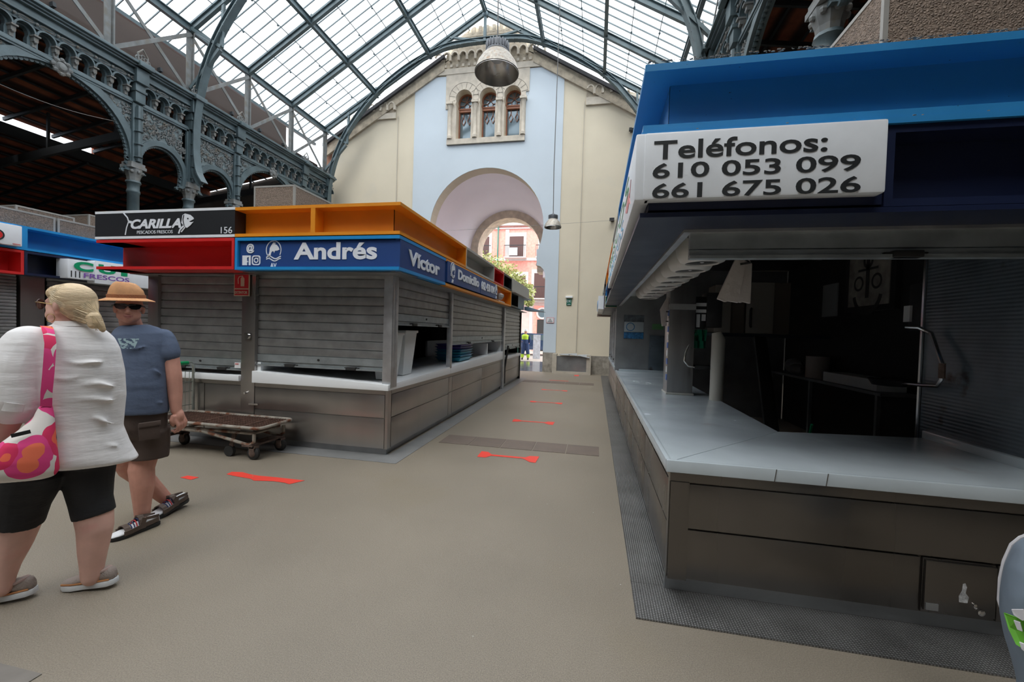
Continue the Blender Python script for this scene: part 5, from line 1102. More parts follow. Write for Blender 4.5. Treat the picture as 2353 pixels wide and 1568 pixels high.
# lamps
def pendant(cx_, cy_, zt, zb, r, top, lab):
    t = empty('market_lamp', lab, 'lamp', (cx_, cy_, zb), 'bell lamps hanging in the nave'); H = zt-zb
    dirt = mat('dusty_lamp', (.36, .33, .29), .5, .5, var=(18, .3), stain=((.3, .2, .13), 22, .55, .15)); al_ = mat('lamp_housing', (.2, .21, .23), .5, .7)
    MB().lathe([(r*.42, zb+H*.60), (r*.5, zb+H*.58), (r*.66, zb+H*.47), (r*.86, zb+H*.28), (r*.98, zb+.03), (r, zb), (r*.985, zb), (r*.96, zb+.03), (r*.84, zb+H*.27), (r*.64, zb+H*.45), (r*.4, zb+H*.57)], (cx_, cy_, 0), 32, cap=False).obj('bell_shade', mat('lamp_aluminium', (.5, .49, .47), .22, .85, var=(5, .15)), t, smooth=True)
    MB().lathe([(r*.43, zb+H*.605), (r*.505, zb+H*.585), (r*.67, zb+H*.473), (r*.87, zb+H*.283), (r*.99, zb+.035), (r*1.01, zb+.02)], (cx_, cy_, 0), 32, cap=False).obj('dusty_outer_skin', dirt, t, smooth=True)
    h = MB().lathe([(r*.5, zb+H*.60), (r*.5, zb+H*.64), (r*.42, zb+H*.66), (r*.42, zb+H*.86), (r*.30, zb+H*.92), (r*.1, zb+H*.95)], (cx_, cy_, 0), 20)
    for k_ in range(22):
        a = 2*PI*k_/22; h.beam((cx_+r*.5*math.cos(a), cy_+r*.5*math.sin(a), zb+H*.65), (cx_+r*.5*math.cos(a), cy_+r*.5*math.sin(a), zb+H*.86), .012, .03, (math.cos(a), math.sin(a), 0))
    h.obj('finned_housing', al_, t)
    MB().lathe([(r*.3, zb+H*.5), (r*.3, zb+H*.42), (r*.2, zb+H*.36)], (cx_, cy_, 0), 18).obj('lens', mat('lamp_lens', (.4, .42, .45), .15), t, smooth=True)
    MB().tube([(cx_-.05, cy_, zb+H*.93), (cx_, cy_, zt)], .01, 6).tube([(cx_+.05, cy_, zb+H*.93), (cx_, cy_, zt)], .01, 6).obj('hook', al_, t)
    MB().tube([(cx_, cy_, zt-.02), (cx_-.02, cy_, zt+1.2), (cx_, cy_, top)], .012, 5).obj('cable', mat('cable_grey', (.12, .12, .12), .6), t)
pendant(-1.93, 7.5, 6.86, 6.22, .405, 11.5, 'large dusty bell-shaped lamp hanging high in the middle of the nave')
pendant(-1.29, 12., 4.93, 4.52, .245, 11.3, 'smaller bell lamp hanging low on a long cable before the blue wall')
# wall fittings
wl = empty('emergency_light', 'white emergency light bar fixed on the cream wall above the green sign', 'light', (-.98, GY-.05, 2.8))
MB().box(-1.11, -.85, GY-.09, GY, 2.80, 2.87).obj('housing', mat('white_laminate', (1, 1, 1)), wl, bevel=.01)
gs = empty('defibrillator_sign', 'small green sign with letter D on the cream wall right of the blue field', 'sign', (-.98, GY-.02, 2.6))
MB().box(-1.075, -.89, GY-.03, GY, 2.53, 2.775).obj('panel', mat('green_sign', (.0, .12, .07), .4), gs)
lettering('DE', (-1.06, GY-.03, 2.64), X1, Z1, .15, .09, white_let, gs, t=.003); MB().box(-1.04, -.92, GY-.035, GY-.03, 2.56, 2.575).obj('small_print', white_let, gs)
ns = empty('wall_notice', 'small red-framed notice on the pale blue wall beside the gateway', 'notice', (-1.66, GY-.04, 1.95))
MB().box(-1.80, -1.515, GY-.05, GY-.03, 1.85, 2.06).obj('frame', mat('faded_red', (1, 0, 0)), ns); MB().box(-1.785, -1.53, GY-.055, GY-.045, 1.865, 2.045).obj('sheet', mat('paper', (1, 1, 1)), ns)
for k_ in range(3): MB().box(-1.75+.03*k_, -1.57-.03*k_, GY-.06, GY-.054, 1.90+k_*.045, 1.915+k_*.045).obj('printed_line', mat('dark_ink', (1, 1, 1)), ns)
bn = empty('wall_bench_box', 'low cream stone box with a grey steel front against the wall, papers on top', 'box', (-.82, 15.3, 0))
MB().box(-1.50, -1.34, 15.2, GY-.05, 0, .72).box(-.26, -.10, 15.2, GY-.05, 0, .72).box(-1.34, -.26, 15.2, GY-.05, 0, .09).box(-1.34, -.26, 15.26, GY-.05, .62, .66).obj('stone_frame', mat('cream_stone', (.48, .43, .36), .8, 0, var=(6, .1)), bn)
MB().box(-1.34, -.26, 15.25, 15.27, .09, .64).obj('steel_front', mat('dull_steel', (1, 1, 1)), bn)
q = MB()
for (a, b, c, h0) in ((-1.25, -.85, .70, .0), (-.92, -.6, .72, .02), (-.62, -.16, .69, .05)): q.add([(a, 15.15, c), (b, 15.12, c-.03-h0), (b-.02, 15.45, c+.03), (a+.05, 15.45, c+.01), (a, 15.15, c+.012), (b, 15.12, c-.018-h0), (b-.02, 15.45, c+.042), (a+.05, 15.45, c+.022)], [(0, 1, 2, 3), (7, 6, 5, 4), (0, 4, 5, 1), (1, 5, 6, 2), (2, 6, 7, 3), (3, 7, 4, 0)])
tag(q.obj('crumpled_papers', mat('grey_paper', (1, 1, 1))), 'crumpled grey papers lying on top of the low wall box', 'papers')
for (x, z, lab) in ((1.07, 8.83, 'small black bracket fixed high on the cream wall at the right'), (.50, 5.66, 'small black bracket lower on the cream wall beside the right stalls')):
    tag(MB().box(x-.07, x+.05, GY-.15, GY, z-.05, z+.05).box(x-.12, x-.03, GY-.25, GY-.12, z-.07, z+.02).obj('wall_bracket', blk), lab, 'bracket')
cb = mat('cable_grey', (1, 1, 1))
def wire(p, q_, sag, lab): tag(MB().tube([V(p).lerp(V(q_), t/12)-V((0, 0, sag*math.sin(PI*t/12))) for t in range(13)], .005, 4).obj('slack_wire', mat('pale_wire', (.3, .28, .26), .8)), lab, 'wire')
wire(at(775, 541, 1, 15.3), at(1470, 502, 1, 15.3), .06, 'thin wire strung across the front of the blue gable wall')
wire((-10.9, 5.3, 5.78), (-10.9, 7.7, 6.05), .12, 'thin wire strung across the wide left arch')
tag(MB().tube([(-.66, GY-.03, .8), (-.65, GY-.03, 10)], .012, 5).obj('wall_conduit', mat('conduit_cream', (.5, .45, .38), .7)), 'thin vertical conduit running up the cream wall right of the blue field', 'conduit')
tag(MB().tube([(-8.04, GY-.03, .8), (-8.04, GY-.03, 10)], .012, 5).obj('wall_conduit', mat('conduit_cream', (1, 1, 1))), 'thin vertical conduit on the cream wall left of the blue field', 'conduit')
# ================================================================= rusty platform trolley
tw = empty('platform_trolley', 'rusty platform trolley with mesh deck and green-gripped handle beside the closed stall', 'trolley', (-4.4, 4.2, 0))
rust = mat('rusty_paint', (.30, .27, .23), .75, .2, var=(14, .3), stain=((.16, .06, .03), 9, .5, .12)); rdark = mat('rusty_mesh', (.13, .07, .05), .85, .2, var=(20, .4))
A = [(-5.62, 4.35), (-5.62, 4.1), (-5.55, 4.0), (-3.66, 3.84), (-3.56, 3.87), (-3.52, 3.96), (-3.62, 4.36), (-3.68, 4.42), (-5.5, 4.42)]
x0, x1, y0, y1, zd = -5.04, -3.52, 3.84, 4.36, .36
def rr(x0, x1, y0, y1, r=.07, z=zd):
    P = []
    for (cx_, cy_, a) in ((x1-r, y1-r, 0), (x0+r, y1-r, PI/2), (x0+r, y0+r, PI), (x1-r, y0+r, 3*PI/2)): P += [(cx_+r*math.cos(a+k*PI/8), cy_+r*math.sin(a+k*PI/8), z) for k in range(5)]
    return P
MB().tube(rr(x0, x1, y0, y1), .018, 8, closed=True).obj('deck_frame', rust, tw, smooth=True)
MB().tube(rr(x0+.1, x1-.12, y0+.05, y1-.05, z=.29), .018, 8, closed=True).obj('lower_frame', rust, tw, smooth=True)
m_ = MB(); x = x0+.03
while x < x1-.02: m_.beam((x, y0, zd), (x, y1, zd), .006, .006); x += .035
y = y0+.03
while y < y1-.02: m_.beam((x0, y, zd-.004), (x1, y, zd-.004), .006, .006); y += .035
for x in (-4.7, -4.4, -4.1, -3.8): m_.beam((x, y0, zd-.01), (x, y1, zd-.01), .02, .02)
m_.box(x0+.02, x1-.02, y0+.02, y1-.02, zd-.022, zd-.017)
m_.obj('mesh_deck', rdark, tw)
for y in (y0+.04, y1-.04):
    MB().tube([(-3.62, y, .29), (-3.62, y, .20), (-3.68, y, .16), (-4.3, y, .27), (-4.6, y, .27), (-4.98, y, .18)], .018, 8).obj('under_brace', rust, tw, smooth=True)
MB().box(-3.76, -3.62, y0+.02, y1-.02, .145, .165).box(-4.98, -4.86, y0+.02, y1-.02, .145, .165).obj('cross_plate', mat('rusty_steel', (1, 1, 1)), tw)
for i, (wx, wy, r) in enumerate(((-3.66, 3.90, .072), (-3.64, 4.27, .072), (-4.94, 3.92, .072), (-4.88, 4.15, .072))):
    c = MB().box(wx-.01, wx+.05, wy-.035, wy-.025, .07, .15).box(wx-.01, wx+.05, wy+.025, wy+.035, .07, .15).box(wx-.02, wx+.06, wy-.035, wy+.035, .13, .15).obj('castor_fork', mat('rusty_steel', (1, 1, 1)), tw)
    MB().lathe([(.02, -.025), (r-.012, -.022), (r, -.012), (r, .012), (r-.012, .022), (.02, .025)], (wx+.02, wy, r), 20, (0, 1, 0)).obj('wheel', mat('castor_rubber', (.02, .02, .02), .6), tw, smooth=True)
    MB().lathe([(r*.55, -.027), (r*.5, -.03), (.012, -.034)], (wx+.02, wy, r), 16, (0, 1, 0)).obj('wheel_hub', mat('rusty_steel', (1, 1, 1)), tw, smooth=True)
for (wx, wy) in ((-3.98, 3.93),):
    c = MB().beam((wx, wy, .06), (wx+.06, wy, .26), .05, .015, (0, 1, 0)).obj('castor_fork', mat('rusty_steel', (1, 1, 1)), tw)
    MB().lathe([(.02, -.022), (.06, -.02), (.062, 0), (.06, .02), (.02, .022)], (wx, wy, .062), 20, (0, 1, 0)).obj('wheel', mat('castor_rubber', (1, 1, 1)), tw, smooth=True)
zinc = mat('zinc_tube', (.42, .46, .43), .4, .7, var=(10, .2))
MB().tube([(-5.0, 4.38, .30), (-5.0, 4.38, .88), (-4.98, 4.36, .95), (-4.95, 4.30, .985), (-4.95, 3.92, .985), (-4.98, 3.86, .95), (-5.0, 3.84, .88), (-5.0, 3.84, .30)], .017, 10).obj('push_handle', zinc, tw, smooth=True)
h_ = MB()
for k_ in range(11): h_.beam((-5.0, 3.84+k_*.054, .38), (-5.0, 3.84+k_*.054, .88), .005, .005)
for z in (.45, .62, .74, .88): h_.beam((-5.0, 3.84, z), (-5.0, 4.38, z), .008, .008)
h_.obj('wire_back', zinc, tw)
MB().tube([(-4.95, 3.98, .985), (-4.95, 4.26, .985)], .024, 10).obj('green_grip', mat('green_plastic', (.0, .3, .1), .4), tw, smooth=True)
# ================================================================= people
skin = mat('skin', (.62, .31, .235), .55, 0, var=(9, .12), stain=((.62, .24, .19), 7, .56, .25)); skin_f = mat('skin_pale', (.72, .43, .35), .55, 0, var=(9, .10), stain=((.70, .33, .28), 7, .58, .2))
def cloth(name, col, sc=(1, 1, 1), bs=9, st=.5, rough=.9): return mat(name, col, rough, 0, var=(4, .05), bump=(bs, st), stretch=sc)
def rows(mb, base, R_, seg=20):
    """body rings: (xL, yL, xR, yR, half depth, offset)"""
    n_ = V((base[0], base[1], 0)).normalized(); out = []
    for xl, yl, xr, yr, dp, off in R_:
        a, b = atp(base, xl, yl, off), atp(base, xr, yr, off); c = (a+b)/2; h = (b-a)/2
        out.append([c+h*math.copysign(abs(math.cos(2*PI*k/seg))**.85, math.cos(2*PI*k/seg))+n_*dp*math.copysign(abs(math.sin(2*PI*k/seg))**.85, math.sin(2*PI*k/seg)) for k in range(seg)])
    return mb.rings(out)
def limb(mb, base, P, seg=14, tip=True):               # P: (x, y, r, off)
    pts = [atp(base, x, y, o) for x, y, r, o in P]; rr = [p[2] for p in P]
    mb.tube(pts, rr, seg)
    for p, r in zip(pts, rr) if tip else list(zip(pts, rr))[:-1]: mb.ball(p, r*.99 if tip else r*.9, 12, 8)
    return pts
def head(mb, c, rt_, up_, fw_, s=1.):
    c = V(c); m = Matrix((rt_, up_, fw_)).transposed(); q = m.to_quaternion()
    def B(x, y, z, rx, ry, rz): mb.ball(c+q @ (V((x, y, z))*s), (rx*s, ry*s, rz*s), 16, 12, q)
    B(0, .035, -.015, .077, .088, .096); B(0, -.025, .028, .060, .075, .062); B(0, -.078, .045, .036, .026, .040); B(-.03, -.045, .035, .040, .045, .045); B(.03, -.045, .035, .040, .045, .045)
    B(0, .028, .072, .055, .016, .018); B(0, .004, .088, .0125, .030, .016); B(0, -.016, .100, .015, .013, .014); B(-.012, -.02, .090, .010, .009, .010); B(.012, -.02, .090, .010, .009, .010)
    B(0, -.045, .082, .026, .007, .011); B(0, -.056, .080, .023, .007, .011); B(-.034, -.008, .062, .022, .020, .020); B(.034, -.008, .062, .022, .020, .020)
    for sg in (-1, 1):
        B(sg*.080, -.002, -.012, .010, .032, .019); B(sg*.076, -.025, -.006, .009, .014, .012); B(sg*.03, .01, .074, .014, .009, .009)
    return lambda x, y, z: c+q @ (V((x, y, z))*s), q
def shoe(parent, toe, heel, w, h, m_up, m_sole, sock=None, heel_lift=0., nm='shoe', sole_h=.03):
    toe, heel = V(toe), V(heel); d = (heel-toe); L = d.length; d.normalize(); s_ = d.cross(V((0, 0, 1))).normalized()
    u = s_.cross(d).normalized()
    if u.z < 0: u = -u
    prof = [(.0, .30, .30), (.04, .62, .48), (.14, .92, .62), (.30, 1.0, .78), (.42, .93, .95), (.55, .80, 1.25), (.7, .74, 1.45), (.85, .72, 1.5), (.96, .60, 1.45), (1., .40, 1.2)]
    R_ = []
    for f, a, b in prof:
        c = toe+d*L*f+V((0, 0, sole_h*.6)); hh = h*b*.62
        R_.append([c+s_*(w/2*a)*math.cos(t)+u*(hh*.5+hh*.5*math.sin(t)) for t in [2*PI*k/16 for k in range(16)]])
    o = MB().rings(R_).obj(nm, m_up, parent, smooth=True, angle=80)
    P = [(0, .28), (.03, .55), (.12, .9), (.3, 1.04), (.5, .85), (.75, .82), (.93, .72), (1.02, .4)]
    lo = [toe+d*L*f+s_*w/2*a*1.06 for f, a in P]+[toe+d*L*f-s_*w/2*a*1.06 for f, a in P[::-1]]
    so = MB(); so.rings([[p for p in lo], [p+u*sole_h for p in lo]]); so.obj('sole', m_sole, o, bevel=.005)
    return o, (toe, d, s_, u, L)
# ---------------------------------------------------------------- woman in the white blouse, seen from behind
WB = (-2.80, 1.70); wn = V((WB[0], WB[1], 0)).normalized(); wr = V((wn.y, -wn.x, 0)); 
wo_ = empty('person', 'woman seen from behind, blond ponytail, loose white blouse, black cropped leggings, beige shoes', 'person', (-2.80, 1.70, 0))
b = MB()
hc = atp(WB, 158, 706, 0); hf = (-wr*.70+wn*.71).normalized(); hu = (V((0, 0, 1))+hf*-.05).normalized(); hr = hu.cross(hf).normalized(); hu = hf.cross(hr)
hp, hq = head(b, hc, hr, hu, hf, .99)
limb(b, WB, [(165, 725, .062, .0), (168, 752, .07, .0)])
rows(b, WB, [(120, 752, 220, 752, .06, 0), (75, 775, 262, 775, .09, 0), (80, 850, 272, 850, .12, 0), (85, 950, 268, 950, .12, .0), (70, 1030, 255, 1020, .13, 0), (75, 1075, 240, 1065, .12, 0)])
arm = limb(b, WB, [(60, 800, .07, -.02), (38, 880, .062, -.04), (34, 935, .056, -.05), (12, 985, .048, -.02), (-22, 1035, .036, .06)])
fr = at(205, 1358, 2, 0); fl_ = at(8, 1388, 2, 0)
def offof(base, p): n_ = V((base[0], base[1], 0)).normalized(); return (V((p.x, p.y, 0))-V((base[0], base[1], 0))).dot(n_)
oR, oL = offof(WB, fr), offof(WB, fl_)
limb(b, WB, [(200, 1060, .115, 0), (207, 1130, .09, oR*.4), (216, 1185, .083, oR*.8), (219, 1215, .078, oR), (214, 1265, .064, oR), (212, 1305, .052, oR), (212, 1325, .050, oR)])
limb(b, WB, [(80, 1075, .125, 0), (52, 1150, .10, oL*.4), (42, 1205, .088, oL*.8), (28, 1250, .078, oL), (12, 1300, .058, oL), (4, 1335, .05, oL), (2, 1350, .05, oL)])
n_ = atp(WB, -30, 1050, .08)
for k in range(4): b.tube([n_+V((0, 0, -.01)), n_+V((-.02+.012*k, .01*k, -.05)), n_+V((-.02+.012*k, .01*k, -.085))], [.012, .010, .008], 8)
b.tube([n_, n_+V((.02, -.03, -.04)), n_+V((.02, -.03, -.06))], [.013, .011, .009], 8); b.ball(n_, (.03, .03, .045), 10, 8)
blend_mesh(b, 'body', skin_f, wo_, .009, 5)
# hair
hairm = mat('blond_hair', (.66, .50, .31), .5, 0, var=(7, .2), bump=(40, .35), stretch=(1, 1, 6))
h = MB()
def HB(x, y, z, rx, ry, rz): h.ball(hp(x, y, z), (rx*.95, ry*.95, rz*.95), 18, 12, hq)
HB(0, .040, -.028, .092, .096, .104); HB(0, .012, -.055, .084, .085, .080); HB(0, .07, .02, .078, .052, .072); HB(.0, -.03, -.065, .07, .055, .050)
kn = atp(WB, 205, 711, -.085)
h.ball(kn, .028, 12, 8)
for (dx, x1, y1, x2, y2, r) in ((0, 210, 730, 214, 752, .026), (1, 220, 728, 232, 752, .024), (2, 228, 738, 237, 760, .018)):
    h.tube([kn, atp(WB, x1, y1, -.115), atp(WB, x2, y2, -.125), atp(WB, x2+1, y2+5, -.125)], [.022, r, r*.8, .004], 10)
ho = blend_mesh(h, 'hair', hairm, wo_, .007, 3)
st = MB(); rnd = random.Random(4)
hcen = hp(.02, .03, -.03); loc0 = ORG[ho.name]
def on_hair(p, lift):
    d = (p-hcen).normalized(); ok, l_, n__, _ = ho.ray_cast(hcen-loc0+d*.6, -d)
    return (l_+loc0+d*lift) if ok else None
for k in range(260):                      # strands combed back over the head to the tie
    th = rnd.uniform(-.9, 2.6); fx = rnd.uniform(-.02, .085)
    p0 = hp(.10*max(-.3, math.cos(th)), .03+.13*math.sin(th), .085*(1-.5*rnd.random())-.03*(1-math.sin(th)))
    Q = []
    for j in range(13):
        q_ = on_hair(p0.lerp(kn, j/13*1.0)+V((0, 0, .006*math.sin(j*.5+k))), .0008+.0012*rnd.random())
        if q_: Q.append(q_)
    if len(Q) > 8:
        for _ in range(2): Q = [Q[0]]+[(Q[i-1]+Q[i]*2+Q[i+1])/4 for i in range(1, len(Q)-1)]+[Q[-1]]
        st.tube(Q, [.0004]+[.0013]*(len(Q)-2)+[.0006], 4)
for k in range(16):
    x0 = rnd.uniform(203, 213); st.tube([kn+V((0, 0, -.01)), atp(WB, x0+4, 726, -.137), atp(WB, x0+rnd.uniform(8, 18), 742, -.146), atp(WB, x0+rnd.uniform(14, 26), 760, -.135)], [.0015, .0018, .0015, .0006], 4)
st.obj('hair_strands', mat('hair_strand', (.66, .52, .33), .5, 0, var=(30, .3)), ho, smooth=True)
MB().lathe([(.02, -.006), (.024, 0), (.02, .006)], kn, 14, (wr+V((0, 0, .3))), cap=False).obj('hair_tie', mat('hair_tie', (.5, .2, .1), .5), ho, smooth=True)
g = MB(); g.tube([hp(.087, .01, .0), hp(.088, .018, .06), hp(.07, .02, .1)], .0022, 6); g.obj('temple', mat('gold_wire', (.5, .33, .14), .3, .8), wo_)
for sg in (-1, 1): g = MB().lathe([(.001, 0), (.032, .001), (.033, .003), (.001, .004)], hp(sg*.036, .01, .108), 20, hq @ V((sg*.35, 0, 1)), sy=.85).obj('sunglass_lens', mat('brown_lens', (.06, .025, .02), .08, 0), wo_, smooth=True)
ec = hp(.092, -.062, .0); MB().tube([ec+(hq @ V((0, math.cos(2*PI*k/20), math.sin(2*PI*k/20))))*.021 for k in range(20)], .0018, 6, closed=True).obj('hoop_earring', mat('gold_wire', (1, 1, 1)), wo_, smooth=True)
# blouse
blouse_m = cloth('white_gauze', (.80, .78, .78), (1, 1, 5), 5, .28)
s = MB()
rows(s, WB, [(128, 741, 214, 742, .068, .0), (112, 749, 226, 750, .085, .0), (84, 758, 246, 760, .10, 0), (58, 772, 264, 776, .12, 0), (45, 795, 277, 800, .14, 0), (48, 850, 288, 850, .16, 0), (55, 900, 291, 905, .165, 0), (60, 940, 287, 945, .16, 0), (58, 985, 284, 975, .165, 0), (52, 1020, 299, 1012, .18, 0), (50, 1050, 313, 1036, .19, 0), (60, 1066, 320, 1046, .19, 0), (95, 1073, 300, 1050, .17, 0)], 28)
limb(s, WB, [(68, 795, .105, -.02), (44, 840, .110, -.04), (36, 890, .112, -.05), (34, 925, .112, -.055)])
for k, (xa, ya, xb, yb, r) in enumerate([(150, 830, 270, 838, .008), (165, 880, 285, 890, .012), (140, 925, 285, 915, .010), (200, 960, 280, 975, .012), (150, 1000, 290, 1030, .008), (120, 870, 200, 868, .007), (140, 1030, 240, 1015, .008)]):
    s.tube([atp(WB, xa+(xb-xa)*t/4, ya+(yb-ya)*t/4+4*math.sin(t*1.7+k), -.152-.012*math.sin(PI*t/4)) for t in range(5)], [.002, r*.7, r*.85, r*.7, .002], 8)
blend_mesh(s, 'blouse', blouse_m, wo_, .010, 4)
c_ = MB(); rows(c_, WB, [(-12, 914, 80, 926, .115, -.055), (-12, 936, 72, 942, .11, -.055)], 24); c_.obj('sleeve_cuff', blouse_m, wo_, smooth=True)
c_ = MB(); rows(c_, WB, [(124, 738, 216, 738, .072, .0), (118, 749, 224, 750, .088, .0)], 24); c_.obj('collar', blouse_m, wo_, smooth=True)
# leggings
leg = MB()
rows(leg, WB, [(60, 1010, 262, 1000, .15, 0), (50, 1055, 258, 1045, .155, 0), (45, 1078, 252, 1062, .14, 0)])
limb(leg, WB, [(202, 1060, .122, 0), (204, 1110, .105, oR*.3), (209, 1150, .092, oR*.55), (217, 1184, .091, oR*.8)], 20, False)
limb(leg, WB, [(80, 1075, .140, 0), (62, 1120, .125, oL*.3), (50, 1160, .108, oL*.55), (41, 1203, .099, oL*.8)], 20, False)
blend_mesh(leg, 'leggings', cloth('black_jersey', (.012, .012, .014), (1, 1, 3), 8, .3, .75), wo_, .007, 8)
shm = mat('beige_mesh_shoe', (.34, .28, .25), .8, 0, bump=(160, .4)); slm = mat('white_sole', (.7, .72, .74), .5); cop = mat('copper_line', (.55, .25, .1), .4, .3)
for (x0, y0, x1, y1) in ((147, 1351, 256, 1349), (-75, 1392, 30, 1378)):
    t_, h_ = at(x0, y0, 2, 0.0), at(x1, y1, 2, 0.0); h_ = t_+(h_-t_).normalized()*.265; h_.z = .022
    o, (tt, dd, ss_, uu, LL) = shoe(wo_, t_, h_, .098, .085, shm, slm)
    MB().tube([tt+dd*LL*f+ss_*.046*a+uu*.036 for f, a in ((.1, .9), (.3, 1.06), (.5, .95), (.75, .85), (.97, .6))], .005, 6).tube([tt+dd*LL*f-ss_*.046*a+uu*.036 for f, a in ((.1, .9), (.3, 1.06), (.5, .95), (.75, .85), (.97, .6))], .005, 6).obj('copper_trim', cop, o)
    MB().tube([tt+dd*LL*(.70+.22*math.cos(k*PI/8))+ss_*.036*math.sin(k*PI/8)+uu*(.074+.016*math.cos(k*PI/8)) for k in range(16)], .008, 6, closed=True).obj('shoe_collar', mat('shoe_lining', (.42, .3, .27), .8), o, smooth=True)
# shoulder bag
fm_ = bpy.data.materials.new('poppy_canvas'); fm_.use_nodes = True; n = fm_.node_tree.nodes; l = fm_.node_tree.links; p = n['Principled BSDF']; p.inputs['Roughness'].default_value = .85
tc = n.new('ShaderNodeTexCoord'); nz = n.new('ShaderNodeTexNoise'); nz.inputs['Scale'].default_value = 9; nz.inputs['Detail'].default_value = 2
mv = n.new('ShaderNodeMix'); mv.data_type = 'VECTOR'; mv.inputs['Factor'].default_value = .05; vo = n.new('ShaderNodeTexVoronoi'); vo.inputs['Scale'].default_value = 7.2; vo.inputs['Randomness'].default_value = .75
l.new(tc.outputs['Object'], nz.inputs['Vector']); l.new(tc.outputs['Object'], mv.inputs['A']); l.new(nz.outputs['Color'], mv.inputs['B']); l.new(mv.outputs['Result'], vo.inputs['Vector'])
r1 = n.new('ShaderNodeValToRGB'); r1.color_ramp.interpolation = 'CONSTANT'; E_ = r1.color_ramp.elements
E_[0].color = (.03, .015, .05, 1); E_[1].position = .13; E_[1].color = (.9, .15, .08, 1); e = E_.new(.32); e.color = (.72, .03, .12, 1); e = E_.new(.57); e.color = (.75, .70, .66, 1)
r2 = n.new('ShaderNodeValToRGB'); r2.color_ramp.interpolation = 'CONSTANT'; E_ = r2.color_ramp.elements
E_[0].color = (.03, .015, .05, 1); E_[1].position = .13; E_[1].color = (.95, .2, .1, 1); e = E_.new(.32); e.color = (.80, .06, .25, 1); e = E_.new(.57); e.color = (.75, .70, .66, 1)
mp_ = n.new('ShaderNodeMapRange'); mp_.inputs['From Max'].default_value = 1.05; l.new(vo.outputs['Distance'], mp_.inputs[0]); l.new(mp_.outputs[0], r1.inputs[0]); l.new(mp_.outputs[0], r2.inputs[0])
sp_ = n.new('ShaderNodeSeparateColor'); l.new(vo.outputs['Color'], sp_.inputs[0]); gt = n.new('ShaderNodeMath'); gt.operation = 'GREATER_THAN'; gt.inputs[1].default_value = .45; l.new(sp_.outputs[0], gt.inputs[0])
mx = n.new('ShaderNodeMix'); mx.data_type = 'RGBA'; l.new(gt.outputs[0], mx.inputs['Factor']); l.new(r1.outputs[0], mx.inputs['A']); l.new(r2.outputs[0], mx.inputs['B']); l.new(mx.outputs['Result'], p.inputs['Base Color'])
bgo = empty('shoulder_bag', 'white canvas shoulder bag with big pink and red flowers hanging at the woman\'s side', 'bag', tuple(atp(WB, 60, 1100, -.25)))
q = MB()
BR = [(88, 934, 122, 930, .012, -.165), (74, 962, 126, 958, .03, -.175), (38, 992, 129, 990, .05, -.185), (-5, 1022, 132, 1020, .07, -.19), (-38, 1060, 136, 1052, .08, -.19), (-45, 1090, 138, 1078, .075, -.19), (-35, 1106, 128, 1092, .05, -.19), (-10, 1111, 100, 1101, .02, -.19)]
rows(q, WB, BR, 20); blend_mesh(q, 'bag_body', fm_, bgo, .009, 3)
SP = [(106, 934, .0), (107, 900, -.015), (111, 860, -.015), (114, 820, -.01), (116, 790, -.0), (112, 765, .03), (108, 752, .065), (105, 749, .12)]
A_ = []; B_ = []
for x, y, o_ in SP: A_.append(atp(WB, x-14, y, -.175+o_)); B_.append(atp(WB, x+14, y+1, -.175+o_))
q = MB(); nn = len(SP)
for dz in (0, 1):
    q.v += [tuple(p-wn*.006*dz) for p in A_]+[tuple(p-wn*.006*dz) for p in B_]
for i in range(nn-1): q.f += [(i, i+1, nn+i+1, nn+i), (2*nn+i, 3*nn+i, 3*nn+i+1, 2*nn+i+1), (i, 2*nn+i, 2*nn+i+1, i+1), (nn+i, nn+i+1, 3*nn+i+1, 3*nn+i)]
q.obj('shoulder_strap', fm_, bgo, smooth=True)
MB().box(-.001, 0, 0, .001, 0, .001)
lp = atp(WB, 48, 1000, -.255); MB().beam(lp-wr*.03, lp+wr*.03+V((0, 0, .012)), .004, .018, (0, 0, 1)).obj('black_tag', blk, bgo)
# ---------------------------------------------------------------- man with straw hat
MBs = (-3.22, 2.45); mn = V((MBs[0], MBs[1], 0)).normalized(); mr_ = V((mn.y, -mn.x, 0))
ma = empty('person', 'man in tan straw hat, sunglasses, blue T-shirt and brown shorts, walking in sandals and socks', 'person', (MBs[0], MBs[1], 0))
b = MB()
mf = (-mn*.97-mr_*.05+V((0, 0, -.05))).normalized(); mu = V((.0, 0, 1)); mrr = mu.cross(mf).normalized(); mu = mf.cross(mrr)
mhc = atp(MBs, 297, 710, -.02)
mp2, mq = head(b, mhc, mrr, mu, mf, .96)
limb(b, MBs, [(298, 735, .062, .02), (306, 762, .068, .03)])
rows(b, MBs, [(270, 765, 370, 765, .07, 0), (262, 800, 378, 800, .10, 0), (262, 900, 380, 900, .12, 0), (266, 960, 378, 960, .12, 0), (268, 1000, 376, 1000, .11, 0)])
limb(b, MBs, [(383, 790, .062, -.02), (391, 825, .058, -.04), (398, 862, .054, -.06), (402, 900, .047, -.07), (404, 932, .038, -.08), (405, 944, .035, -.083)])
w0 = atp(MBs, 405, 943, -.085)
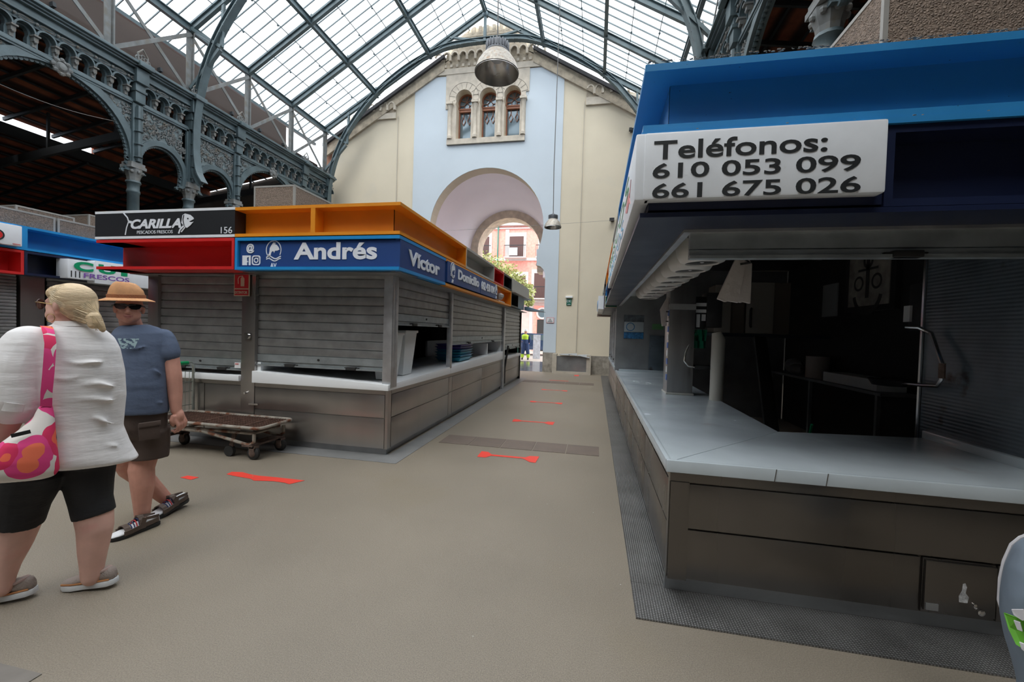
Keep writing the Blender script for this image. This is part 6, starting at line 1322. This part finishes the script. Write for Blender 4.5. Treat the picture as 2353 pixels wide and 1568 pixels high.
def hand(mb, w0, right, out, down, s=1., curl=1.):
    """palm, five bent fingers; right = across the knuckles, out = back of the hand, down = towards the fingertips"""
    mb.ball(w0+down*.032*s, (.030*s, .026*s, .040*s), 12, 8)
    for k, (dx, L) in enumerate(((-.029, .030), (-.0095, .034), (.0095, .032), (.028, .026))):
        p = w0+down*.065*s+right*dx*s
        mb.tube([p-down*.03*s, p+down*.014*s+out*.004*s, p+down*(.022+L*.6)*s-out*.008*curl*s, p+down*(.030+L*.8)*s-out*(.026)*curl*s, p+down*(.022+L*.6)*s-out*.040*curl*s], [.0092*s, .0090*s, .0085*s, .008*s, .007*s], 8)
    p = w0+down*.02*s-right*.028*s
    mb.tube([p, p+down*.025*s-right*.012*s-out*.010*s, p+down*.048*s-right*.006*s-out*.018*s, p+down*.060*s+right*.002*s-out*.022*s], [.013*s, .012*s, .0105*s, .008*s], 8)
hd = (V((0, 0, -1))+mr_*.30).normalized(); ho_ = (mr_*.75-mn*.6).normalized(); hr_ = hd.cross(ho_).normalized()
hand(b, w0, -hr_, ho_, hd, 1.38)
f1, f2 = at(300, 1228, 2, 0), at(385, 1178, 2, 0); o1, o2 = offof(MBs, at(332, 1205, 2, 0)), offof(MBs, at(390, 1170, 2, 0))
limb(b, MBs, [(340, 1000, .095, -.04), (332, 1050, .082, o1*.6), (325, 1078, .078, o1*.8), (328, 1115, .072, o1), (327, 1150, .057, o1), (327, 1185, .046, o1), (328, 1200, .045, o1)])
limb(b, MBs, [(300, 990, .095, .05), (283, 1050, .078, .06), (296, 1078, .068, o2*.7+.03), (335, 1105, .066, o2), (362, 1130, .054, o2), (384, 1150, .043, o2), (392, 1158, .042, o2)])
blend_mesh(b, 'body', skin, ma, .0055, 3)
lip = MB().tube([mp2(-.024, -.052, .092), mp2(-.01, -.048, .100), mp2(.0, -.050, .102), mp2(.01, -.048, .100), mp2(.024, -.052, .092)], [.002, .005, .005, .005, .002], 6).tube([mp2(-.018, -.056, .095), mp2(0, -.060, .101), mp2(.018, -.056, .095)], [.002, .006, .002], 6); lip.obj('lips', mat('lip_pink', (.42, .14, .12), .5), ma, smooth=True)
g = MB()
for sg in (-1, 1):
    P = []
    for (x, y) in ((-.033, .017), (-.02, .022), (.012, .021), (.034, .019), (.036, .004), (.026, -.014), (.008, -.020), (-.018, -.018), (-.032, -.004)): P.append(mp2(sg*.037+x*(sg if sg > 0 else -1)*-1*-1, .018+y, .100-.16*abs(sg*.037+x*sg)**1.5*2))
    c = sum(P, V((0, 0, 0)))/len(P); q = MB(); nF = len(P); q.add([tuple(p) for p in P]+[tuple(p+mf*.004) for p in P], [tuple(range(nF)), tuple(range(2*nF-1, nF-1, -1))]+[(i, (i+1) % nF, nF+(i+1) % nF, nF+i) for i in range(nF)])
    q.obj('sunglass_lens', mat('black_lens', (.008, .008, .01), .06), ma)
    g.tube([mp2(sg*.072, .026, .080), mp2(sg*.086, .022, .055), mp2(sg*.090, .014, .0)], .005, 6)
g.tube([mp2(-.012, .026, .105), mp2(0, .024, .108), mp2(.012, .026, .105)], .004, 6).tube([mp2(-.074, .030, .078), mp2(-.04, .034, .099), mp2(0, .030, .107), mp2(.04, .034, .099), mp2(.074, .030, .078)], .004, 6)
g.obj('glasses_frame', mat('black_plastic', (1, 1, 1)), ma)
# hat
hx = atp(MBs, 291, 687, -.015); hup = (V((0, 0, 1))-mr_*.04-mn*.05).normalized()
straw = mat('straw', (.68, .34, .15), .7, 0, var=(20, .15), bump=(340, .5, 'vor')); q = MB()
prof = [(.080, .004), (.098, .0), (.130, -.004), (.152, -.007), (.158, -.003), (.152, .001), (.130, .004), (.104, .010)]
qh = hup.to_track_quat('Z', 'Y'); xa = (mr_-hup*mr_.dot(hup)).normalized(); ya = hup.cross(xa)
def hr3(r, z, k, seg=32, dent=0):
    a = 2*PI*k/seg; return hx+xa*r*.99*math.cos(a)+ya*r*.93*math.sin(a)+hup*(z+dent*abs(math.sin(a))**2*0+(-.012*math.cos(2*a)*0))
R_ = [[hr3(r, z-(.016*(r-.09)/.07 if r > .1 else 0)+(.008*abs(math.sin(2*PI*k/32)) if r > .12 else 0), k) for k in range(32)] for r, z in prof]
q.rings(R_, closed=True); q.obj('hat_brim', straw, ma, smooth=True, label='turned-down straw brim')
R_ = []
for r, z in [(.104, -.005), (.100, .03), (.093, .06), (.082, .088), (.068, .108), (.054, .119), (.038, .115), (.018, .104), (.002, .100)]:
    R_.append([hr3(r, z-(.014*max(0, math.cos(2*PI*k/32+.3)) if z > .08 else 0), k) for k in range(32)])
MB().rings(R_).obj('hat_crown', straw, ma, smooth=True)
MB().rings([[hr3(.106, z, k) for k in range(32)] for z in (.006, .03)]+[[hr3(.099, z, k) for k in range(32)] for z in (.031, .006)], closed=True).obj('hat_band', mat('straw_band', (.36, .14, .06), .7, bump=(120, .5, 'vor')), ma, smooth=True)
# T-shirt
ts_m = cloth('blue_cotton', (.095, .125, .195), (1, 1, 1.5), 7, .7)
s = MB()
rows(s, MBs, [(276, 748, 342, 746, .078, .02), (262, 757, 366, 753, .10, .01), (254, 768, 384, 765, .115, 0), (250, 790, 388, 788, .135, 0), (251, 830, 384, 830, .15, -.01), (252, 880, 386, 880, .16, -.02), (255, 925, 389, 925, .16, -.02), (258, 950, 390, 945, .155, -.02)], 28)
limb(s, MBs, [(375, 778, .072, -.01), (383, 798, .076, -.03), (386, 812, .078, -.04)])
for k, (xa_, ya_, xb_, yb_, r) in enumerate([(300, 800, 350, 797, .004), (300, 930, 385, 925, .008), (345, 850, 380, 862, .006)]):
    s.tube([atp(MBs, xa_+(xb_-xa_)*t/4, ya_+(yb_-ya_)*t/4+3*math.sin(t*1.7+k), -.155) for t in range(5)], [.003, r, r*1.2, r, .003], 8)
blend_mesh(s, 't_shirt', ts_m, ma, .009, 3)
pr_m = mat('shirt_print', (.45, .62, .66), .8, 0, stain=((.085, .125, .205), 55, .5, .05)); pb = atp(MBs, 270, 778, -.162)
MB().prism([(0, 0), (.11, 0), (.10, -.025), (.085, -.07), (.02, -.07)], pb, mr_, (0, 0, 1), -mn*.004).obj('chest_print', pr_m, ma)
# shorts
s = MB(); bro = cloth('brown_canvas', (.075, .052, .042), (1, 1, 1), 9, .5)
rows(s, MBs, [(262, 940, 386, 940, .14, -.01), (262, 980, 386, 980, .14, -.01), (266, 1005, 384, 1000, .135, 0)])
limb(s, MBs, [(342, 985, .125, -.03), (343, 1020, .122, o1*.4), (341, 1052, .120, o1*.6)], 20, False); limb(s, MBs, [(296, 985, .12, .05), (288, 1046, .11, .06)], 20, False)
blend_mesh(s, 'shorts', bro, ma, .009, 3)
pk = atp(MBs, 318, 995, -.185); MB().beam(pk+mr_*.0, pk+mr_*.115+V((0, 0, .007)), .022, .12, (0, 0, 1)).obj('cargo_pocket', bro, ma, bevel=.008); MB().beam(pk+V((0, 0, .05))-mn*.008, pk+mr_*.12+V((0, 0, .057))-mn*.008, .02, .035, (0, 0, 1)).obj('pocket_flap', bro, ma, bevel=.006)
# socks and sandals
sock = mat('white_sock', (.72, .72, .74), .9); lea = mat('brown_leather', (.10, .07, .055), .6, 0, var=(12, .2)); rub = mat('black_rubber', (1, 1, 1)); nav = mat('navy_stripe', (.02, .03, .1), .8); rst = mat('red_stripe', (.5, .03, .04), .8)
for (x0, y0, x1, y1, lift, tag_) in ((249, 1247, 357, 1207, .0, 1), (344, 1198, 419, 1166, .035, 2)):
    t_, h_ = at(x0, y0, 2, 0), at(x1, y1, 2, 0); h_ = t_+(h_-t_).normalized()*.29; h_.z = lift
    o, (tt, dd, ss_, uu, LL) = shoe(ma, t_, h_, .095, .07, sock, rub, nm='sock', sole_h=.028)
    def band(f, half, r, m_, nm_, h0=.028):
        q = MB(); k0 = 9; pts = []
        for k in range(k0):
            a = PI*k/(k0-1); pts.append(tt+dd*LL*f+ss_*half*math.cos(a)+uu*(h0+r*math.sin(a)))
        for i in range(k0-1): q.beam(pts[i], pts[i+1], .034 if m_ is lea else .006, .006 if m_ is lea else .003, (pts[i]+pts[i+1])/2-(tt+dd*LL*f))
        q.obj(nm_, m_, o, smooth=False)
    band(.30, .050, .050, lea, 'sandal_strap'); band(.60, .044, .083, lea, 'sandal_strap'); band(.44, .044, .057, nav, 'sock_stripe'); band(.49, .0425, .064, rst, 'sock_stripe'); band(.385, .0455, .050, nav, 'sock_stripe'); band(.54, .041, .071, nav, 'sock_stripe')
    for sg in (-1, 1):
        FP = [(.22, .049, .036), (.36, .050, .038), (.5, .044, .042), (.65, .040, .046), (.82, .038, .048), (.95, .030, .05)]; q = MB()
        for i in range(5): q.beam(tt+dd*LL*FP[i][0]+ss_*sg*FP[i][1]+uu*FP[i][2], tt+dd*LL*(FP[i+1][0]+.01)+ss_*sg*FP[i+1][1]+uu*FP[i+1][2], .007, .030, uu)
        q.beam(tt+dd*LL*.58+ss_*sg*.042+uu*.045, tt+dd*LL*.64+ss_*sg*.042+uu*.10, .006, .03, dd).obj('sandal_side', lea, o)
        MB().beam(tt+dd*LL*.66+ss_*sg*.040+uu*.090, tt+dd*LL*.97+ss_*sg*.024+uu*.074, .006, .020, uu).obj('heel_strap', lea, o)
# ---------------------------------------------------------------- street worker in the gateway
wk = empty('person', 'street worker in white cap, green-yellow and navy hi-vis clothes standing in the gateway', 'person', (-3.62, 21.9, 0))
WK = (-3.62, 21.9)
def wl_(dx, z, dy=0): return V((-3.62+dx, 21.9+dy, z))
b = MB(); b.ball(wl_(.0, 1.50), (.085, .1, .12), 12, 8); b.tube([wl_(0, 1.4), wl_(0, 1.3)], .055, 8); b.tube([wl_(-.02, 1.3), wl_(-.02, .95)], [.14, .13], 12)
b.tube([wl_(.17, 1.25), wl_(.24, 1.02), wl_(.18, .85)], [.05, .045, .035], 8); b.tube([wl_(-.19, 1.25), wl_(-.24, 1.02), wl_(-.15, .95, -.12)], [.05, .045, .035], 8)
b.tube([wl_(-.08, .9), wl_(-.11, .5), wl_(-.15, .08)], [.09, .07, .05], 10); b.tube([wl_(.06, .9), wl_(.12, .5), wl_(.17, .08)], [.09, .07, .05], 10)
blend_mesh(b, 'body', skin, wk, .018, 2)
hv = mat('hi_vis', (.5, .75, .05), .7); nvw = mat('worker_navy', (.03, .06, .16), .8)
s = MB().tube([wl_(-.02, 1.36), wl_(-.02, 1.28), wl_(-.02, 1.08)], [.10, .20, .19], 14); blend_mesh(s, 'hi_vis_vest', hv, wk, .02, 2)
s = MB().tube([wl_(-.02, 1.12), wl_(-.02, .85)], [.185, .175], 14).tube([wl_(.18, 1.27), wl_(.25, 1.02), wl_(.2, .9)], [.075, .065, .05], 8).tube([wl_(-.20, 1.27), wl_(-.25, 1.02), wl_(-.17, .95, -.1)], [.075, .065, .05], 8); blend_mesh(s, 'jacket', nvw, wk, .018, 2)
s = MB().tube([wl_(-.07, .92), wl_(-.11, .5), wl_(-.15, .28)], [.125, .105, .09], 12).tube([wl_(.07, .92), wl_(.12, .5), wl_(.16, .28)], [.125, .105, .09], 12); blend_mesh(s, 'trousers', nvw, wk, .018, 2)
for dx in (-.15, .165): MB().tube([wl_(dx, .30), wl_(dx, .12)], [.093, .085], 12).obj('hi_vis_cuff', hv, wk, smooth=True); MB().ball(wl_(dx, .05, -.05), (.055, .12, .055), 10, 6).obj('boot', blk, wk, smooth=True)
MB().lathe([(.1, 1.52), (.1, 1.58), (.06, 1.64), (.01, 1.65)], (WK[0], WK[1], 0), 14).obj('white_cap', mat('white_laminate', (1, 1, 1)), wk, smooth=True)
# ---------------------------------------------------------------- cloth shopping trolley bag cut by the right edge
tb = empty('shopping_trolley_bag', 'grey cloth shopping trolley bag with green and white print, cut by the right picture edge', 'shopping trolley', (1.72, 1.62, 0))
BP = (1.55, 1.62); q = MB()
rows(q, BP, [(2352, 1228, 2430, 1215, .05, 0), (2328, 1245, 2480, 1235, .10, 0), (2308, 1290, 2520, 1280, .14, 0), (2298, 1345, 2530, 1335, .16, 0), (2297, 1390, 2530, 1390, .16, 0), (2306, 1440, 2530, 1450, .16, 0), (2322, 1490, 2530, 1500, .16, 0), (2335, 1540, 2530, 1560, .15, 0), (2340, 1640, 2530, 1660, .14, 0)], 24)
gbm = cloth('grey_nylon', (.17, .21, .26), (1, 1, 1), 6, .5, .55)
blend_mesh(q, 'bag_body', gbm, tb, .01, 3)
MB().tube([atp(BP, x, y, -.03) for x, y in ((2375, 1226), (2345, 1236), (2325, 1252), (2308, 1290), (2299, 1330), (2296, 1380), (2303, 1402))], .006, 8).obj('white_piping', mat('piping_white', (.6, .58, .6), .7), tb, smooth=True)
q = MB(); P = [(2307, 1408), (2340, 1420), (2380, 1440), (2420, 1470), (2420, 1520), (2368, 1500), (2335, 1480), (2318, 1445)]
bo = lambda x: -.165*max(0, 1-min(1, abs(x-2416)/119)**(2/.85))**.5-.035
pp = [atp(BP, x, y, bo(x)) for x, y in P]; q.add([tuple(p) for p in pp]+[tuple(p-V((BP[0], BP[1], 0)).normalized()*.006) for p in pp], [tuple(range(8)), tuple(range(15, 7, -1))]+[(i, (i+1) % 8, 8+(i+1) % 8, 8+i) for i in range(8)])
q.obj('green_print', mat('print_green', (.13, .42, .03), .6), tb)
q = MB()
for P in ([(2325, 1400), (2352, 1400), (2365, 1420), (2350, 1425), (2330, 1412)], [(2330, 1425), (2345, 1430), (2350, 1450), (2338, 1445)], [(2343, 1475), (2356, 1480), (2360, 1500), (2348, 1490)]):
    pp = [atp(BP, x, y, bo(x)-.008) for x, y in P]; k = len(P); q.add([tuple(p) for p in pp]+[tuple(p-V((BP[0], BP[1], 0)).normalized()*.008) for p in pp], [tuple(range(k)), tuple(range(2*k-1, k-1, -1))]+[(i, (i+1) % k, k+(i+1) % k, k+i) for i in range(k)])
q.obj('white_print', mat('piping_white', (1, 1, 1)), tb)
bx0 = atp(BP, 2440, 1450, 0); MB().tube([(bx0.x, bx0.y, .9), (bx0.x, bx0.y, .12)], .012, 8).tube([(bx0.x-.2, bx0.y, .09), (bx0.x+.2, bx0.y, .09)], .01, 8).obj('trolley_frame', mat('dark_metal', (1, 1, 1)), tb)
for dx in (-.19, .19): MB().lathe([(.01, -.02), (.085, -.018), (.09, 0), (.085, .018), (.01, .02)], (bx0.x+dx, bx0.y, .09), 20, (1, 0, 0)).obj('wheel', rub, tb, smooth=True)
